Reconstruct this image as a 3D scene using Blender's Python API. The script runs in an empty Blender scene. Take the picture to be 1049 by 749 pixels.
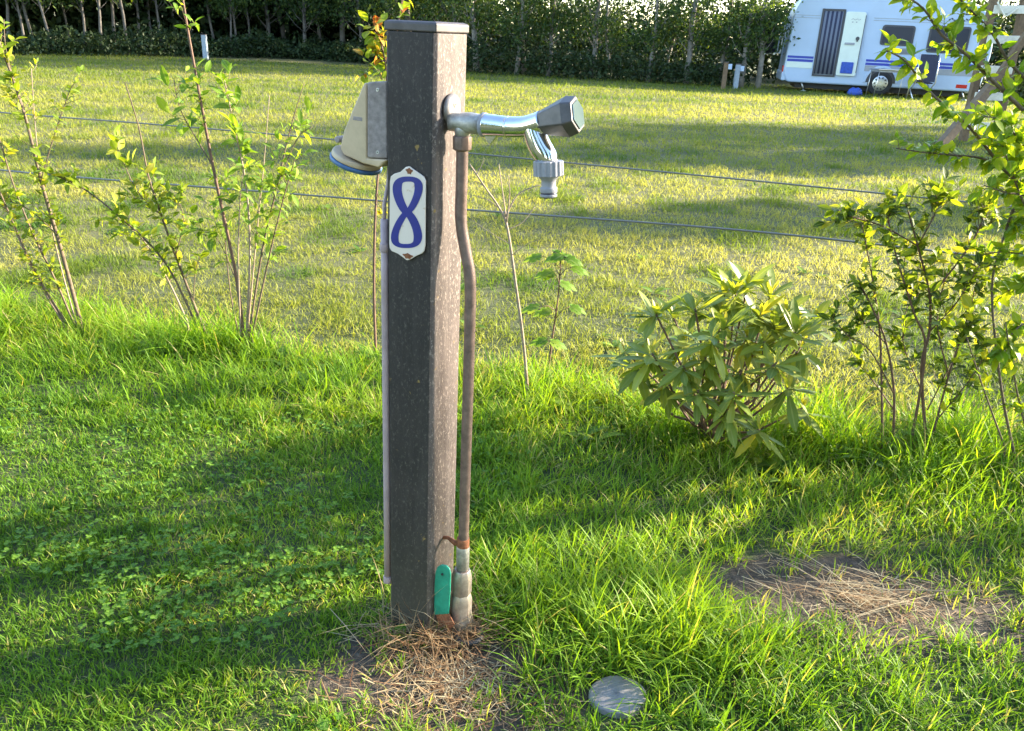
import bpy, math, random
import numpy as np
from mathutils import Vector, Matrix
R = math.radians
random.seed(5); rng = np.random.default_rng(11)
C = bpy.context.scene.collection
scn = bpy.context.scene

# ------------------------------------------------------------------ camera
F_PX, CX, CY, H, ROLL = 850.0, 524.5, 374.5, 1.25, R(2.7)
PITCH = math.atan(343.5 * math.cos(ROLL) / F_PX)
FW = Vector((0, math.cos(PITCH), -math.sin(PITCH)))
U0 = Vector((0, math.sin(PITCH), math.cos(PITCH))); R0 = Vector((1, 0, 0))
RT = R0 * math.cos(ROLL) + U0 * math.sin(ROLL)
UP = U0 * math.cos(ROLL) - R0 * math.sin(ROLL)
EYE = Vector((0, 0, H))
cd = bpy.data.cameras.new('camera'); cam = bpy.data.objects.new('camera', cd); C.objects.link(cam)
m = Matrix((RT, UP, -FW)).transposed().to_4x4(); m.translation = EYE
cam.matrix_world = m
cd.sensor_fit = 'HORIZONTAL'; cd.sensor_width = 36; cd.lens = 36 * F_PX / 1049
cd.clip_start = 0.02; cd.clip_end = 3000
scn.camera = cam

def ray(x, y): return RT * ((x - CX) / F_PX) + UP * ((CY - y) / F_PX) + FW
def gnd(x, y, z=0.0):
    d = ray(x, y); return EYE + d * ((z - H) / d.z)
def onp(x, y, p0, n):
    d = ray(x, y); return EYE + d * ((Vector(p0) - EYE).dot(n) / d.dot(n))
def atY(x, y, Y): return onp(x, y, (0, Y, 0), Vector((0, 1, 0)))

# ------------------------------------------------------------------ helpers
def tag(o, label=None, cat=None, group=None, kind=None):
    if label: o['label'] = label
    if cat: o['category'] = cat
    if group: o['group'] = group
    if kind: o['kind'] = kind
    return o
def empty(name, loc, label, cat, group=None, rz=0):
    o = bpy.data.objects.new(name, None); C.objects.link(o); o.location = loc; o.rotation_euler = (0, 0, rz)
    o.empty_display_size = .1
    return tag(o, label, cat, group)
def link(name, me, parent=None):
    o = bpy.data.objects.new(name, me); C.objects.link(o)
    if parent is not None:
        o.parent = parent
        # geometry is given in world space: undo the parent's (translation and turn) placement
        top = parent
        M = Matrix.Identity(4)
        while top is not None:
            M = Matrix.LocRotScale(top.location, top.rotation_euler, top.scale) @ M; top = top.parent
        if not name.startswith('~'): o.matrix_local = M.inverted()
    return o
class MB:
    def __init__(s): s.v = []; s.f = []; s.m = []; s.sm = []
    def add(s, vs, fs, mi=0, smooth=False):
        b = len(s.v); s.v += [tuple(p) for p in vs]
        for f in fs: s.f.append([b + i for i in f]); s.m.append(mi); s.sm.append(smooth)
        return s
    def box(s, o, ax, ay, az, mi=0):   # centre, half-axis vectors
        o = Vector(o); ax, ay, az = Vector(ax), Vector(ay), Vector(az)
        vs = [o + ax * i + ay * j + az * k for k in (-1, 1) for j in (-1, 1) for i in (-1, 1)]
        return s.add(vs, [(0, 2, 3, 1), (4, 5, 7, 6), (0, 1, 5, 4), (2, 6, 7, 3), (0, 4, 6, 2), (1, 3, 7, 5)], mi)
    def tube(s, pts, rad, n=12, mi=0, cap=True):
        pts = [Vector(p) for p in pts]
        if not hasattr(rad, '__len__'): rad = [rad] * len(pts)
        vs = []; fs = []; prev = None
        for i, p in enumerate(pts):
            a = pts[max(i - 1, 0)]; b = pts[min(i + 1, len(pts) - 1)]
            d = (b - a)
            if d.length < 1e-9: d = (pts[-1] - pts[0])
            d.normalize()
            if prev is None:
                prev = d.orthogonal().normalized()
            u = (prev - d * prev.dot(d)).normalized(); w = d.cross(u); prev = u
            for k in range(n):
                t = 2 * math.pi * k / n
                vs.append(p + (u * math.cos(t) + w * math.sin(t)) * rad[i])
        for i in range(len(pts) - 1):
            for k in range(n):
                a = i * n + k; b = i * n + (k + 1) % n
                fs.append((a, b, b + n, a + n))
        s.add(vs, fs, mi, True)
        if cap:
            L = len(pts) - 1
            s.add([vs[k] for k in range(n)], [tuple(range(n))[::-1]], mi)
            s.add([vs[L * n + k] for k in range(n)], [tuple(range(n))], mi)
        return s
    def cyl(s, a, b, r, n=20, mi=0, r2=None): return s.tube([a, b], [r, r if r2 is None else r2], n, mi)
    def prism(s, poly, ext, mi=0):     # planar outline extruded along ext
        n = len(poly); ext = Vector(ext); vs = [Vector(p) for p in poly] + [Vector(p) + ext for p in poly]
        return s.add(vs, [tuple(range(n))[::-1], tuple(range(n, 2 * n))] + [(i, (i + 1) % n, (i + 1) % n + n, i + n) for i in range(n)], mi)
    def build(s, name, mats, parent=None, bevel=0, seg=2, auto=True):
        me = bpy.data.meshes.new(name)
        me.from_pydata(s.v, [], s.f)
        for mt in (mats if isinstance(mats, (list, tuple)) else [mats]): me.materials.append(mt)
        me.polygons.foreach_set('material_index', s.m); me.polygons.foreach_set('use_smooth', s.sm)
        import bmesh
        bm = bmesh.new(); bm.from_mesh(me); bmesh.ops.remove_doubles(bm, verts=bm.verts, dist=1e-6)
        bmesh.ops.recalc_face_normals(bm, faces=bm.faces)
        bm.to_mesh(me); bm.free()
        o = link(name, me, parent)
        if bevel:
            md = o.modifiers.new('bevel', 'BEVEL'); md.width = bevel; md.segments = seg; md.limit_method = 'ANGLE'; md.angle_limit = R(35)
        return o

def vnoise(x, y, sc, seed=0):
    x = np.asarray(x) * sc + seed * 17.3; y = np.asarray(y) * sc + seed * 9.1
    xi = np.floor(x); yi = np.floor(y); fx = x - xi; fy = y - yi
    fx = fx * fx * (3 - 2 * fx); fy = fy * fy * (3 - 2 * fy)
    def h(a, b):
        v = np.sin(a * 127.1 + b * 311.7 + seed * 74.7) * 43758.5453
        return v - np.floor(v)
    return (h(xi, yi) * (1 - fx) + h(xi + 1, yi) * fx) * (1 - fy) + (h(xi, yi + 1) * (1 - fx) + h(xi + 1, yi + 1) * fx) * fy

def norm(a): return a / np.maximum(np.linalg.norm(a, axis=-1, keepdims=True), 1e-9)

GRASS_PROF = [(0, .75), (.4, 1.0), (.75, .7), (1.0, .05)]
SHORT_PROF = [(0, .8), (.5, 1.0), (1.0, .08)]
LEAF_PROF = [(0, .06), (.15, .55), (.4, 1.0), (.65, .85), (.87, .4), (1.0, .02)]
OVAL_PROF = [(0, .05), (.15, .7), (.4, 1.0), (.7, .9), (.9, .5), (1.0, .03)]
LANCE_PROF = [(0, .05), (.2, .55), (.45, .95), (.65, 1.0), (.85, .65), (1.0, .06)]
QUAD_PROF = [(0, .15), (.5, 1.0), (1.0, .12)]
LOBE_PROF = [(0, .05), (.12, .8), (.2, .65), (.42, 1.0), (.55, .6), (.72, .75), (1.0, .03)]

def ribbons(name, mat, P, D, N, L, W, bend, tint, prof, fold=0.0, parent=None):
    """many small blades or leaves as one mesh: root P, direction D, face normal N"""
    P = np.asarray(P, float); n = len(P)
    D = norm(np.asarray(D, float)); N = np.asarray(N, float)
    N = norm(N - D * np.sum(D * N, -1, keepdims=True)); S = np.cross(D, N)
    L = np.broadcast_to(np.asarray(L, float), (n,))[:, None]; W = np.broadcast_to(np.asarray(W, float), (n,))[:, None]
    bend = np.broadcast_to(np.asarray(bend, float), (n,))[:, None]
    cols = 3 if fold else 2; k = len(prof)
    V = np.empty((n, k, cols, 3))
    for i, (t, w) in enumerate(prof):
        c = P + D * L * (t - .25 * np.abs(bend) * t * t) + N * bend * L * t * t
        e = S * W * w * .5
        up = N * (fold * W * w * .5)
        if cols == 3: V[:, i, 0] = c - e + up; V[:, i, 1] = c; V[:, i, 2] = c + e + up
        else: V[:, i, 0] = c - e; V[:, i, 1] = c + e
    base = np.arange(n)[:, None, None] * (k * cols)
    ii, jj = np.meshgrid(np.arange(k - 1), np.arange(cols - 1), indexing='ij')
    a = (ii * cols + jj).ravel()
    q = np.stack([a, a + 1, a + cols + 1, a + cols], -1)[None]
    q = (base + q).reshape(-1, 4).astype(np.int32)
    me = bpy.data.meshes.new(name)
    nv, nf = n * k * cols, len(q)
    me.vertices.add(nv); me.vertices.foreach_set('co', V.reshape(-1).astype(np.float32))
    me.loops.add(nf * 4); me.loops.foreach_set('vertex_index', q.ravel())
    me.polygons.add(nf); me.polygons.foreach_set('loop_start', np.arange(nf, dtype=np.int32) * 4)
    try: me.polygons.foreach_set('loop_total', np.full(nf, 4, dtype=np.int32))
    except Exception: pass
    me.update(calc_edges=True)
    me.polygons.foreach_set('use_smooth', np.ones(nf, dtype=bool))
    at = me.attributes.new('tint', 'FLOAT', 'POINT')
    at.data.foreach_set('value', np.repeat(np.asarray(tint, np.float32), k * cols))
    if cols == 3:
        mid = me.attributes.new('midrib', 'FLOAT', 'POINT'); mid.data.foreach_set('value', np.tile(np.array([0, 1, 0], np.float32), n * k))
    me.materials.append(mat)
    return link(name, me, parent)

class Leaves:
    def __init__(s): s.P = []; s.D = []; s.N = []; s.L = []; s.W = []; s.B = []; s.T = []
    def add(s, p, d, nrm, L, W, b=-.2, t=None):
        s.P.append(tuple(p)); s.D.append(tuple(d)); s.N.append(tuple(nrm)); s.L.append(L); s.W.append(W); s.B.append(b)
        s.T.append(random.random() if t is None else t)
    def build(s, name, mat, parent, prof=LEAF_PROF, fold=.25):
        return ribbons(name, mat, s.P, s.D, s.N, s.L, s.W, s.B, s.T, prof, fold, parent)

# ------------------------------------------------------------------ materials
def newmat(name):
    mt = bpy.data.materials.new(name); mt.use_nodes = True
    nt = mt.node_tree; b = nt.nodes['Principled BSDF']
    return mt, nt, b
def ramp(nt, stops, fac=None, interp='LINEAR'):
    r = nt.nodes.new('ShaderNodeValToRGB'); e = r.color_ramp.elements; r.color_ramp.interpolation = interp
    while len(e) < len(stops): e.new(.5)
    for x, (p, c) in zip(e, stops): x.position = p; x.color = (*c, 1)
    if fac is not None: nt.links.new(fac, r.inputs[0])
    return r
def noise(nt, scale, detail=4, rough=.6, vec=None, out='Fac'):
    n = nt.nodes.new('ShaderNodeTexNoise'); n.inputs['Scale'].default_value = scale
    n.inputs['Detail'].default_value = detail; n.inputs['Roughness'].default_value = rough
    if vec is not None: nt.links.new(vec, n.inputs['Vector'])
    return n.outputs[out]
def objco(nt):
    return nt.nodes.new('ShaderNodeTexCoord').outputs['Object']
def bump(nt, b, h, strength=.3, dist=.01):
    n = nt.nodes.new('ShaderNodeBump'); n.inputs['Strength'].default_value = strength; n.inputs['Distance'].default_value = dist
    nt.links.new(h, n.inputs['Height']); nt.links.new(n.outputs[0], b.inputs['Normal'])
def mixc(nt, fac, a, b):
    n = nt.nodes.new('ShaderNodeMix'); n.data_type = 'RGBA'
    for s, v in ((0, fac), (6, a), (7, b)):
        if hasattr(v, 'is_output'): nt.links.new(v, n.inputs[s])
        elif s == 0: n.inputs[0].default_value = v
        else: n.inputs[s].default_value = (*v, 1)
    return n.outputs[2]
def plain(name, col, rough=.5, metal=0, nsc=0, namt=.15, bmp=0, coat=0):
    mt, nt, b = newmat(name)
    b.inputs['Roughness'].default_value = rough; b.inputs['Metallic'].default_value = metal
    b.inputs['Base Color'].default_value = (*col, 1)
    if coat: b.inputs['Coat Weight'].default_value = coat
    if nsc:
        co = objco(nt); f = noise(nt, nsc, 5, .65, co)
        lo = tuple(c * (1 - namt) for c in col); hi = tuple(min(1, c * (1 + namt)) for c in col)
        r = ramp(nt, [(.3, lo), (.7, hi)], f); nt.links.new(r.outputs[0], b.inputs['Base Color'])
        if bmp: bump(nt, b, f, bmp, .004)
    return mt
def leafmat(name, stops, trans=.45, rough=.55, tcol=(1.5, 1.35, .35), spec=.22):
    """thin leaf: reflects its own colour, passes a yellower light"""
    mt, nt, b = newmat(name)
    a = nt.nodes.new('ShaderNodeAttribute'); a.attribute_name = 'tint'
    r = ramp(nt, stops, a.outputs['Fac'])
    am = nt.nodes.new('ShaderNodeAttribute'); am.attribute_name = 'midrib'
    rm = ramp(nt, [(.8, (0, 0, 0)), (.9, (.45, .45, .45))], am.outputs['Fac'])
    rc_ = mixc(nt, rm.outputs[0], r.outputs[0], (.3, .34, .12))
    nt.links.new(rc_, b.inputs['Base Color']); b.inputs['Roughness'].default_value = rough
    b.inputs['Specular IOR Level'].default_value = spec
    t = nt.nodes.new('ShaderNodeBsdfTranslucent')
    mu = nt.nodes.new('ShaderNodeMix'); mu.data_type = 'RGBA'; mu.blend_type = 'MULTIPLY'; mu.inputs[0].default_value = 1
    mu.clamp_result = False
    nt.links.new(rc_, mu.inputs[6]); mu.inputs[7].default_value = (*tcol, 1); nt.links.new(mu.outputs[2], t.inputs['Color'])
    mx = nt.nodes.new('ShaderNodeMixShader'); mx.inputs[0].default_value = trans
    nt.links.new(b.outputs[0], mx.inputs[1]); nt.links.new(t.outputs[0], mx.inputs[2])
    nt.links.new(mx.outputs[0], nt.nodes['Material Output'].inputs[0])
    return mt

M = {}
M['lawn'] = leafmat('lawn_blades', [(0, (.065, .155, .014)), (.45, (.15, .275, .02)), (.8, (.25, .36, .024)), (.92, (.27, .33, .05)), (1, (.42, .36, .17))], .5)
M['tall'] = leafmat('tall_blades', [(0, (.09, .19, .012)), (.5, (.16, .3, .018)), (.9, (.25, .37, .03)), (1, (.4, .36, .16))], .52)
M['meadow'] = leafmat('meadow_blades', [(0, (.06, .13, .012)), (.35, (.18, .225, .03)), (.7, (.33, .325, .075)), (1, (.43, .39, .14))], .5, tcol=(1.25, 1.2, .65))
M['clover'] = leafmat('clover_leaf', [(0, (.045, .13, .012)), (1, (.13, .25, .02))], .4)
M['straw'] = leafmat('dry_straw', [(0, (.17, .08, .038)), (.45, (.34, .22, .11)), (1, (.5, .42, .26))], .25, .7, (1.1, 1, .8))
M['shrubleaf'] = leafmat('shrub_leaf', [(0, (.06, .12, .015)), (.45, (.14, .22, .02)), (.85, (.28, .34, .03)), (1, (.36, .32, .06))], .52)
M['oliveleaf'] = leafmat('olive_shrub_leaf', [(0, (.035, .07, .012)), (.5, (.085, .14, .015)), (.85, (.2, .27, .02)), (1, (.34, .33, .04))], .5)
M['weigela'] = leafmat('broad_shrub_leaf', [(0, (.06, .14, .02)), (.7, (.16, .27, .03)), (1, (.28, .35, .04))], .5)
M['autumn'] = leafmat('turning_leaf', [(0, (.08, .18, .02)), (.55, (.24, .3, .03)), (.8, (.36, .24, .03)), (1, (.3, .07, .03))], .45)
M['rhodo'] = leafmat('rhododendron_leaf', [(0, (.12, .18, .03)), (.6, (.22, .28, .05)), (.88, (.32, .36, .045)), (1, (.4, .36, .04))], .42, .42, spec=.32)
M['brightleaf'] = leafmat('bright_tree_leaf', [(0, (.06, .13, .012)), (.5, (.14, .25, .018)), (1, (.33, .39, .02))], .55, .4)
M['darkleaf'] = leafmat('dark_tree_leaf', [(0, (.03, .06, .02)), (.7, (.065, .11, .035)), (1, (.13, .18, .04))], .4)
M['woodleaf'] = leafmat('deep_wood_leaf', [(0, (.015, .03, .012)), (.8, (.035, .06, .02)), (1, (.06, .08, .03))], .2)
M['bark'] = plain('grey_bark', (.11, .078, .05), .85, 0, 60, .45, .4)
M['woodbark'] = plain('shaded_bark', (.14, .125, .11), .9, 0, 4, .5, .3)
M['palebark'] = plain('pale_bark', (.21, .19, .165), .85, 0, 5, .45, .3)
M['redbark'] = plain('reddish_bark', (.12, .065, .042), .75, 0, 60, .3, .3)
M['twig'] = plain('pale_twig', (.24, .18, .13), .8, 0, 50, .3, .3)

# post: recycled plastic, brown-grey with pale flecks and lichen
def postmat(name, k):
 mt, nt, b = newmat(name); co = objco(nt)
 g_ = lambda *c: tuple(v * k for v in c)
 f1 = noise(nt, 9, 6, .65, co); r1 = ramp(nt, [(.3, g_(.02, .0145, .013)), (.7, g_(.05, .037, .033))], f1)
 mp = nt.nodes.new('ShaderNodeMapping'); mp.inputs['Scale'].default_value = (1, 1, .6); nt.links.new(co, mp.inputs[0])
 f2 = noise(nt, 190, 4, .75, mp.outputs[0]); r2 = ramp(nt, [(.54, (0, 0, 0)), (.7, (1, 1, 1))], f2)
 c1 = mixc(nt, r2.outputs[0], r1.outputs[0], g_(.15, .122, .105))
 mp2 = nt.nodes.new('ShaderNodeMapping'); mp2.inputs['Scale'].default_value = (1, 1, .07); nt.links.new(co, mp2.inputs[0])
 fs_ = noise(nt, 55, 5, .7, mp2.outputs[0]); rs_ = ramp(nt, [(.45, (0, 0, 0)), (.75, (.55, .55, .55))], fs_)      # pale weathering running with the grain
 c1 = mixc(nt, rs_.outputs[0], c1, g_(.085, .068, .06))
 f5 = noise(nt, 60, 6, .8, co); r5 = ramp(nt, [(.67, (0, 0, 0)), (.72, (1, 1, 1))], f5)
 c1 = mixc(nt, r5.outputs[0], c1, g_(.16, .14, .125))                                                             # bird lime and scuffs
 f3 = noise(nt, 30, 5, .65, co); r3 = ramp(nt, [(.66, (0, 0, 0)), (.7, (1, 1, 1))], f3)
 c2 = mixc(nt, r3.outputs[0], c1, (.24, .15, .04))
 sp_ = nt.nodes.new('ShaderNodeSeparateXYZ'); nt.links.new(co, sp_.inputs[0])
 dm = nt.nodes.new('ShaderNodeMapRange'); dm.inputs[1].default_value = .02; dm.inputs[2].default_value = .3; dm.inputs[3].default_value = .75; dm.inputs[4].default_value = 0
 nt.links.new(sp_.outputs[2], dm.inputs[0])
 dn_ = nt.nodes.new('ShaderNodeMath'); dn_.operation = 'MULTIPLY'; nt.links.new(dm.outputs[0], dn_.inputs[0]); nt.links.new(noise(nt, 22, 5, .7, co), dn_.inputs[1])
 c2 = mixc(nt, dn_.outputs[0], c2, (.075, .07, .04))                                                           # splashed earth and algae at the foot
 nt.links.new(c2, b.inputs['Base Color']); b.inputs['Roughness'].default_value = .72
 bump(nt, b, f2, .45, .003); return mt
M['post'] = postmat('post_plastic', .62); M['postpale'] = postmat('sunlit_post_plastic', 2.3)  # lighter copy: sunlight on the right face and chamfer put into the colour
M['cap'] = plain('post_cap', (.07, .056, .055), .55, 0, 40, .3, .15)
M['beige'] = plain('beige_housing', (.48, .36, .23), .5, 0, 30, .14, .05)
M['greybox'] = plain('weathered_grey_housing', (.28, .235, .225), .7, 0, 90, .3, .15)
M['blue'] = plain('blue_rim', (.05, .12, .25), .45, 0, 40, .2)
M['conduit'] = plain('conduit_plastic', (.36, .27, .28), .5, 0, 30, .15, .1)
M['pipe'] = plain('painted_pipe', (.18, .12, .098), .5, .25, 70, .35, .15)
M['zinc'] = plain('dull_zinc', (.42, .4, .37), .5, .55, 80, .35, .2)
M['chrome'] = plain('chrome', (.72, .72, .74), .12, 1, 60, .1)
M['fitting'] = plain('worn_fitting', (.36, .3, .25), .45, .55, 60, .3, .15)
M['greyplastic'] = plain('grey_plastic', (.25, .25, .28), .45, 0, 60, .12)
M['handle'] = plain('tap_handle', (.085, .075, .075), .42, .3, 50, .25, .08)
M['glassy'] = plain('handle_end_sheen', (.16, .22, .23), .12, .5)  # end face of the handle, its teal reflection put into the colour
M['black'] = plain('black_rubber', (.02, .02, .022), .6)
M['darkblue'] = plain('dark_ring', (.03, .03, .06), .4)
M['green'] = plain('green_lever', (.015, .25, .16), .4, 0, 50, .25, .1)
M['rust'] = plain('rust', (.24, .09, .04), .85, .1, 90, .5, .4)
mt, nt, b = newmat('enamel_plate'); co = objco(nt)
f = noise(nt, 35, 5, .7, co); rr = ramp(nt, [(.0, (0, 0, 0)), (.62, (0, 0, 0)), (.7, (1, 1, 1))], f)
nt.links.new(mixc(nt, rr.outputs[0], (.7, .6, .53), (.5, .34, .2)), b.inputs['Base Color']); b.inputs['Roughness'].default_value = .28; M['enamel'] = mt
M['flange'] = plain('dull_flange', (.22, .2, .19), .5, .4, 60, .25, .1)
M['numblue'] = plain('numeral_blue', (.009, .016, .2), .4, 0, 60, .12)
M['stone'] = plain('grey_marker', (.22, .2, .2), .65, 0, 30, .14, .05)
M['wire'] = plain('galvanised_wire', (.17, .17, .17), .4, .7)
M['timber'] = plain('weathered_timber', (.16, .105, .06), .8, 0, 20, .3, .3)
M['paletimber'] = plain('pale_rung', (.68, .64, .54), .7, 0, 20, .15)
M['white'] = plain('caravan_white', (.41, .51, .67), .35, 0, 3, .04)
M['doorleaf'] = plain('door_inside', (.66, .72, .66), .4, 0, 4, .05)
M['caravangrey'] = plain('caravan_grey', (.3, .31, .34), .45, 0, 10, .1)
M['caravanblue'] = plain('caravan_stripe', (.03, .05, .35), .4, 0, 10, .1)
M['tint'] = plain('tinted_window', (.02, .025, .045), .3, 0, 0)
M['frame'] = plain('window_frame', (.06, .06, .07), .4)
M['tyre'] = plain('tyre', (.025, .025, .027), .85, 0, 40, .3, .3)
M['alu'] = plain('aluminium', (.6, .61, .62), .35, .9, 30, .1)
M['red'] = plain('red_lamp', (.5, .015, .015), .2, 0, 0, coat=.5)
M['cloth'] = plain('dark_cloth', (.02, .022, .03), .9, 0, 20, .5, .4)
M['navy'] = plain('navy_fabric', (.03, .035, .07), .9, 0, 40, .3, .3)
M['bluebag'] = plain('blue_bag', (.03, .08, .4), .6, 0, 20, .3, .2)
M['greypost'] = plain('grey_service_post', (.28, .33, .38), .6, 0, 20, .2)
M['curtain_light'] = plain('curtain_light', (.17, .19, .25), .8)
M['curtain_dark'] = plain('curtain_dark', (.035, .04, .08), .8)

# ------------------------------------------------------------------ ground zones
SOIL = [(gnd(892, 618), (.36, .17)), (gnd(462, 702), (.25, .17))]
BED = [gnd(-120, 322), gnd(85, 345), gnd(250, 368), gnd(540, 408), gnd(740, 455), gnd(940, 468), gnd(1120, 478)]
bx_, by_ = np.array([p.x for p in BED]), np.array([p.y for p in BED])
def bedY(x): return np.interp(x, bx_, by_)
def soilmask(x, y):
    v = np.zeros_like(x)
    for c, (rx, ry) in SOIL:
        d = np.hypot((x - c.x) / rx, (y - c.y) / ry) + (vnoise(x, y, 9, 3) - .5) * .8 + (vnoise(x, y, 28, 4) - .5) * .9
        v = np.maximum(v, np.clip((1.2 - d) / .6, 0, 1))
    return v

mt, nt, b = newmat('ground_soil')
geo = nt.nodes.new('ShaderNodeNewGeometry').outputs['Position']
sep = nt.nodes.new('ShaderNodeSeparateXYZ'); nt.links.new(geo, sep.inputs[0])
f1 = noise(nt, 1.3, 5, .6, geo); f2 = noise(nt, 45, 5, .7, geo)
field = ramp(nt, [(.25, (.055, .065, .016)), (.75, (.13, .12, .04))], f1).outputs[0]
near = ramp(nt, [(.3, (.022, .034, .008)), (.7, (.06, .08, .02))], f2).outputs[0]
mr = nt.nodes.new('ShaderNodeMapRange'); mr.inputs[1].default_value = 3.0; mr.inputs[2].default_value = 5.0; nt.links.new(sep.outputs[1], mr.inputs[0])
gc = mixc(nt, mr.outputs[0], near, field)
soil = ramp(nt, [(.3, (.028, .02, .014)), (.55, (.07, .052, .036)), (.8, (.16, .125, .09))], f2).outputs[0]
for c, (rx, ry) in SOIL:
    mp = nt.nodes.new('ShaderNodeMapping'); mp.vector_type = 'POINT'
    mp.inputs['Location'].default_value = (-c.x / rx, -c.y / ry, 0); mp.inputs['Scale'].default_value = (1 / rx, 1 / ry, 0)
    nt.links.new(geo, mp.inputs[0])
    ln = nt.nodes.new('ShaderNodeVectorMath'); ln.operation = 'LENGTH'; nt.links.new(mp.outputs[0], ln.inputs[0])
    ad = nt.nodes.new('ShaderNodeMath'); ad.operation = 'ADD'; nt.links.new(ln.outputs['Value'], ad.inputs[0])
    nn = nt.nodes.new('ShaderNodeMath'); nn.operation = 'MULTIPLY_ADD'; nn.inputs[1].default_value = .8; nn.inputs[2].default_value = -.4
    nt.links.new(noise(nt, 9, 3, .6, geo), nn.inputs[0]); nt.links.new(nn.outputs[0], ad.inputs[1])
    mk = ramp(nt, [(.85, (1, 1, 1)), (1.0, (0, 0, 0))]); 
    dv = nt.nodes.new('ShaderNodeMath'); dv.operation = 'MULTIPLY'; dv.inputs[1].default_value = .8; nt.links.new(ad.outputs[0], dv.inputs[0]); nt.links.new(dv.outputs[0], mk.inputs[0])
    gc = mixc(nt, mk.outputs[0], gc, soil)
nt.links.new(gc, b.inputs['Base Color']); b.inputs['Roughness'].default_value = .95
bump(nt, b, f2, .8, .02); M['ground'] = mt
g = MB(); g.add([(-900, -300, 0), (900, -300, 0), (900, 1500, 0), (-900, 1500, 0)], [(0, 1, 2, 3)])
tag(g.build('ground', M['ground']), kind='structure')

def blades(name, mat, x, y, L, W, tilt, tint, prof, bend=(.1, .5), z=0.0, lean=None):
    n = len(x)
    a = rng.uniform(0, 2 * np.pi, n); tl = tilt * np.abs(rng.normal(0, 1, n))
    D = np.stack([np.cos(a) * tl, np.sin(a) * tl, np.ones(n)], -1)
    if lean is not None: D[:, 0] += lean[0]; D[:, 1] += lean[1]
    az = a + rng.normal(0, .5, n)
    N = np.stack([np.cos(az), np.sin(az), np.zeros(n)], -1)
    be = rng.uniform(bend[0], bend[1], n)
    P = np.stack([x, y, np.full(n, z)], -1)
    return ribbons(name, mat, P, D, N, L, W, be, np.clip(tint, 0, 1), prof)

POSTXY = gnd(432, 648)
def in_post(x, y): return np.hypot(x - POSTXY.x + .01, y - POSTXY.y - .05) < .075
# lawn ------------------------------------------------------------
n = 290000
y = rng.uniform(.85, 4.2, n); x = rng.uniform(-1, 1, n) * (1.05 + .62 * y)
x = np.concatenate([x, rng.uniform(-2.2, .1, 90000)]); y = np.concatenate([y, rng.uniform(.9, 2.6, 90000)]); n = len(x)
cl = vnoise(x, y, 14, 1); big = vnoise(x, y, 2.2, 2); sm = soilmask(x, y)
gc_ = gnd(640, 640); lush = np.clip(1.25 - np.hypot((x - gc_.x) / .35, (y - gc_.y) / .32), 0, 1)
mk_ = gnd(632, 716)
keep = (np.hypot(x - mk_.x, y - mk_.y + .015) > .064) & (y < bedY(x) + .15 + .25 * (big - .5)) & (rng.random(n) < (.35 + .65 * cl)) & (rng.random(n) > sm * .97) & ~in_post(x, y)
x, y, cl, big, lush, sm = x[keep], y[keep], cl[keep], big[keep], lush[keep], sm[keep]
L = (.025 + .055 * rng.random(len(x)) ** 1.5) * (.7 + .6 * cl) * (1 + 1.3 * lush) * (1 - .4 * sm) * (1 + .8 * np.clip((y - bedY(x) + .5) / .5, 0, 1))
shortl = np.clip((-.05 - x) / .3, 0, 1) * np.clip((bedY(x) - .4 - y) / .35, 0, 1)
L *= 1 - .55 * shortl
W = rng.uniform(.0012, .0042, len(x)) * (1 + .25 * lush) * (1 - .15 * shortl)
tint = .2 + .38 * rng.random(len(x)) + .4 * (big - .45) + .3 * (vnoise(x, y, 6, 15) - .5) + .12 * lush - .12 * shortl
dry = rng.random(len(x)) < (.06 + .12 * (big > .62) + .25 * sm); tint[dry] = rng.uniform(.9, 1, dry.sum())
o = blades('lawn_grass', M['lawn'], x, y, L, W, .55, tint, GRASS_PROF, (.1, .8))
tag(o, 'short bright green lawn around the post in the foreground', 'grass', kind='stuff')
# tall grass along the planted strip -------------------------------
n = 26000
x = rng.uniform(-3.3, 3.2, n); off = rng.normal(0, .17, n)
y = bedY(x) + off
cl = vnoise(x, y, 5, 5)
keep = rng.random(n) < np.clip((cl - .38) * 2.6, .05, 1) * (1 - .6 * ((x > .35) & (x < .95)))
x, y, cl, off = x[keep], y[keep], cl[keep], off[keep]
L = (.07 + .17 * rng.random(len(x)) ** 1.4) * (.3 + 1.0 * cl) * np.clip(1.15 - np.abs(off) * 1.6, .35, 1.1)
W = rng.uniform(.0025, .0055, len(x))
tint = .3 + .5 * rng.random(len(x)); dry = rng.random(len(x)) < .03; tint[dry] = 1
o = blades('tall_grass', M['tall'], x, y, L, W, .38, tint, GRASS_PROF, (.15, .9))
tag(o, 'long uncut grass tufts along the planted strip below the wires', 'grass', kind='stuff')
# meadow -------------------------------------------------------------
n = 640000
u = rng.random(n); y = 2.3 * (27.5 / 2.3) ** u
x = rng.uniform(-1, 1, n) * (1.5 + .68 * y)
big = .3 * vnoise(x, y, .55, 7) + .25 * vnoise(x, y, 1.7, 8) + .45 * vnoise(x * .25 + y * .1, y, 1.6, 12); cl = vnoise(x, y, 7, 9); wd = vnoise(x, y, 2.6, 10)
keep = (y > bedY(x) + .02) & (rng.random(n) < .25 + .75 * cl)
x, y, big, cl, wd = x[keep], y[keep], big[keep], cl[keep], wd[keep]
sc = np.maximum(1, y / 4.0)
L = (.018 + .03 * rng.random(len(x))) * (.7 + .6 * cl) * sc ** .35 * (1 + .5 * (wd > .7))
W = rng.uniform(.0022, .0045, len(x)) * sc ** .75
tint = .36 + .16 * rng.random(len(x)) + 1.0 * (big - .4) - .4 * np.clip((wd - .55) / .15, 0, 1) * np.clip((14 - y) / 6, 0, 1) - .16 * np.clip((y - 11) / 6, 0, 1)
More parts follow.
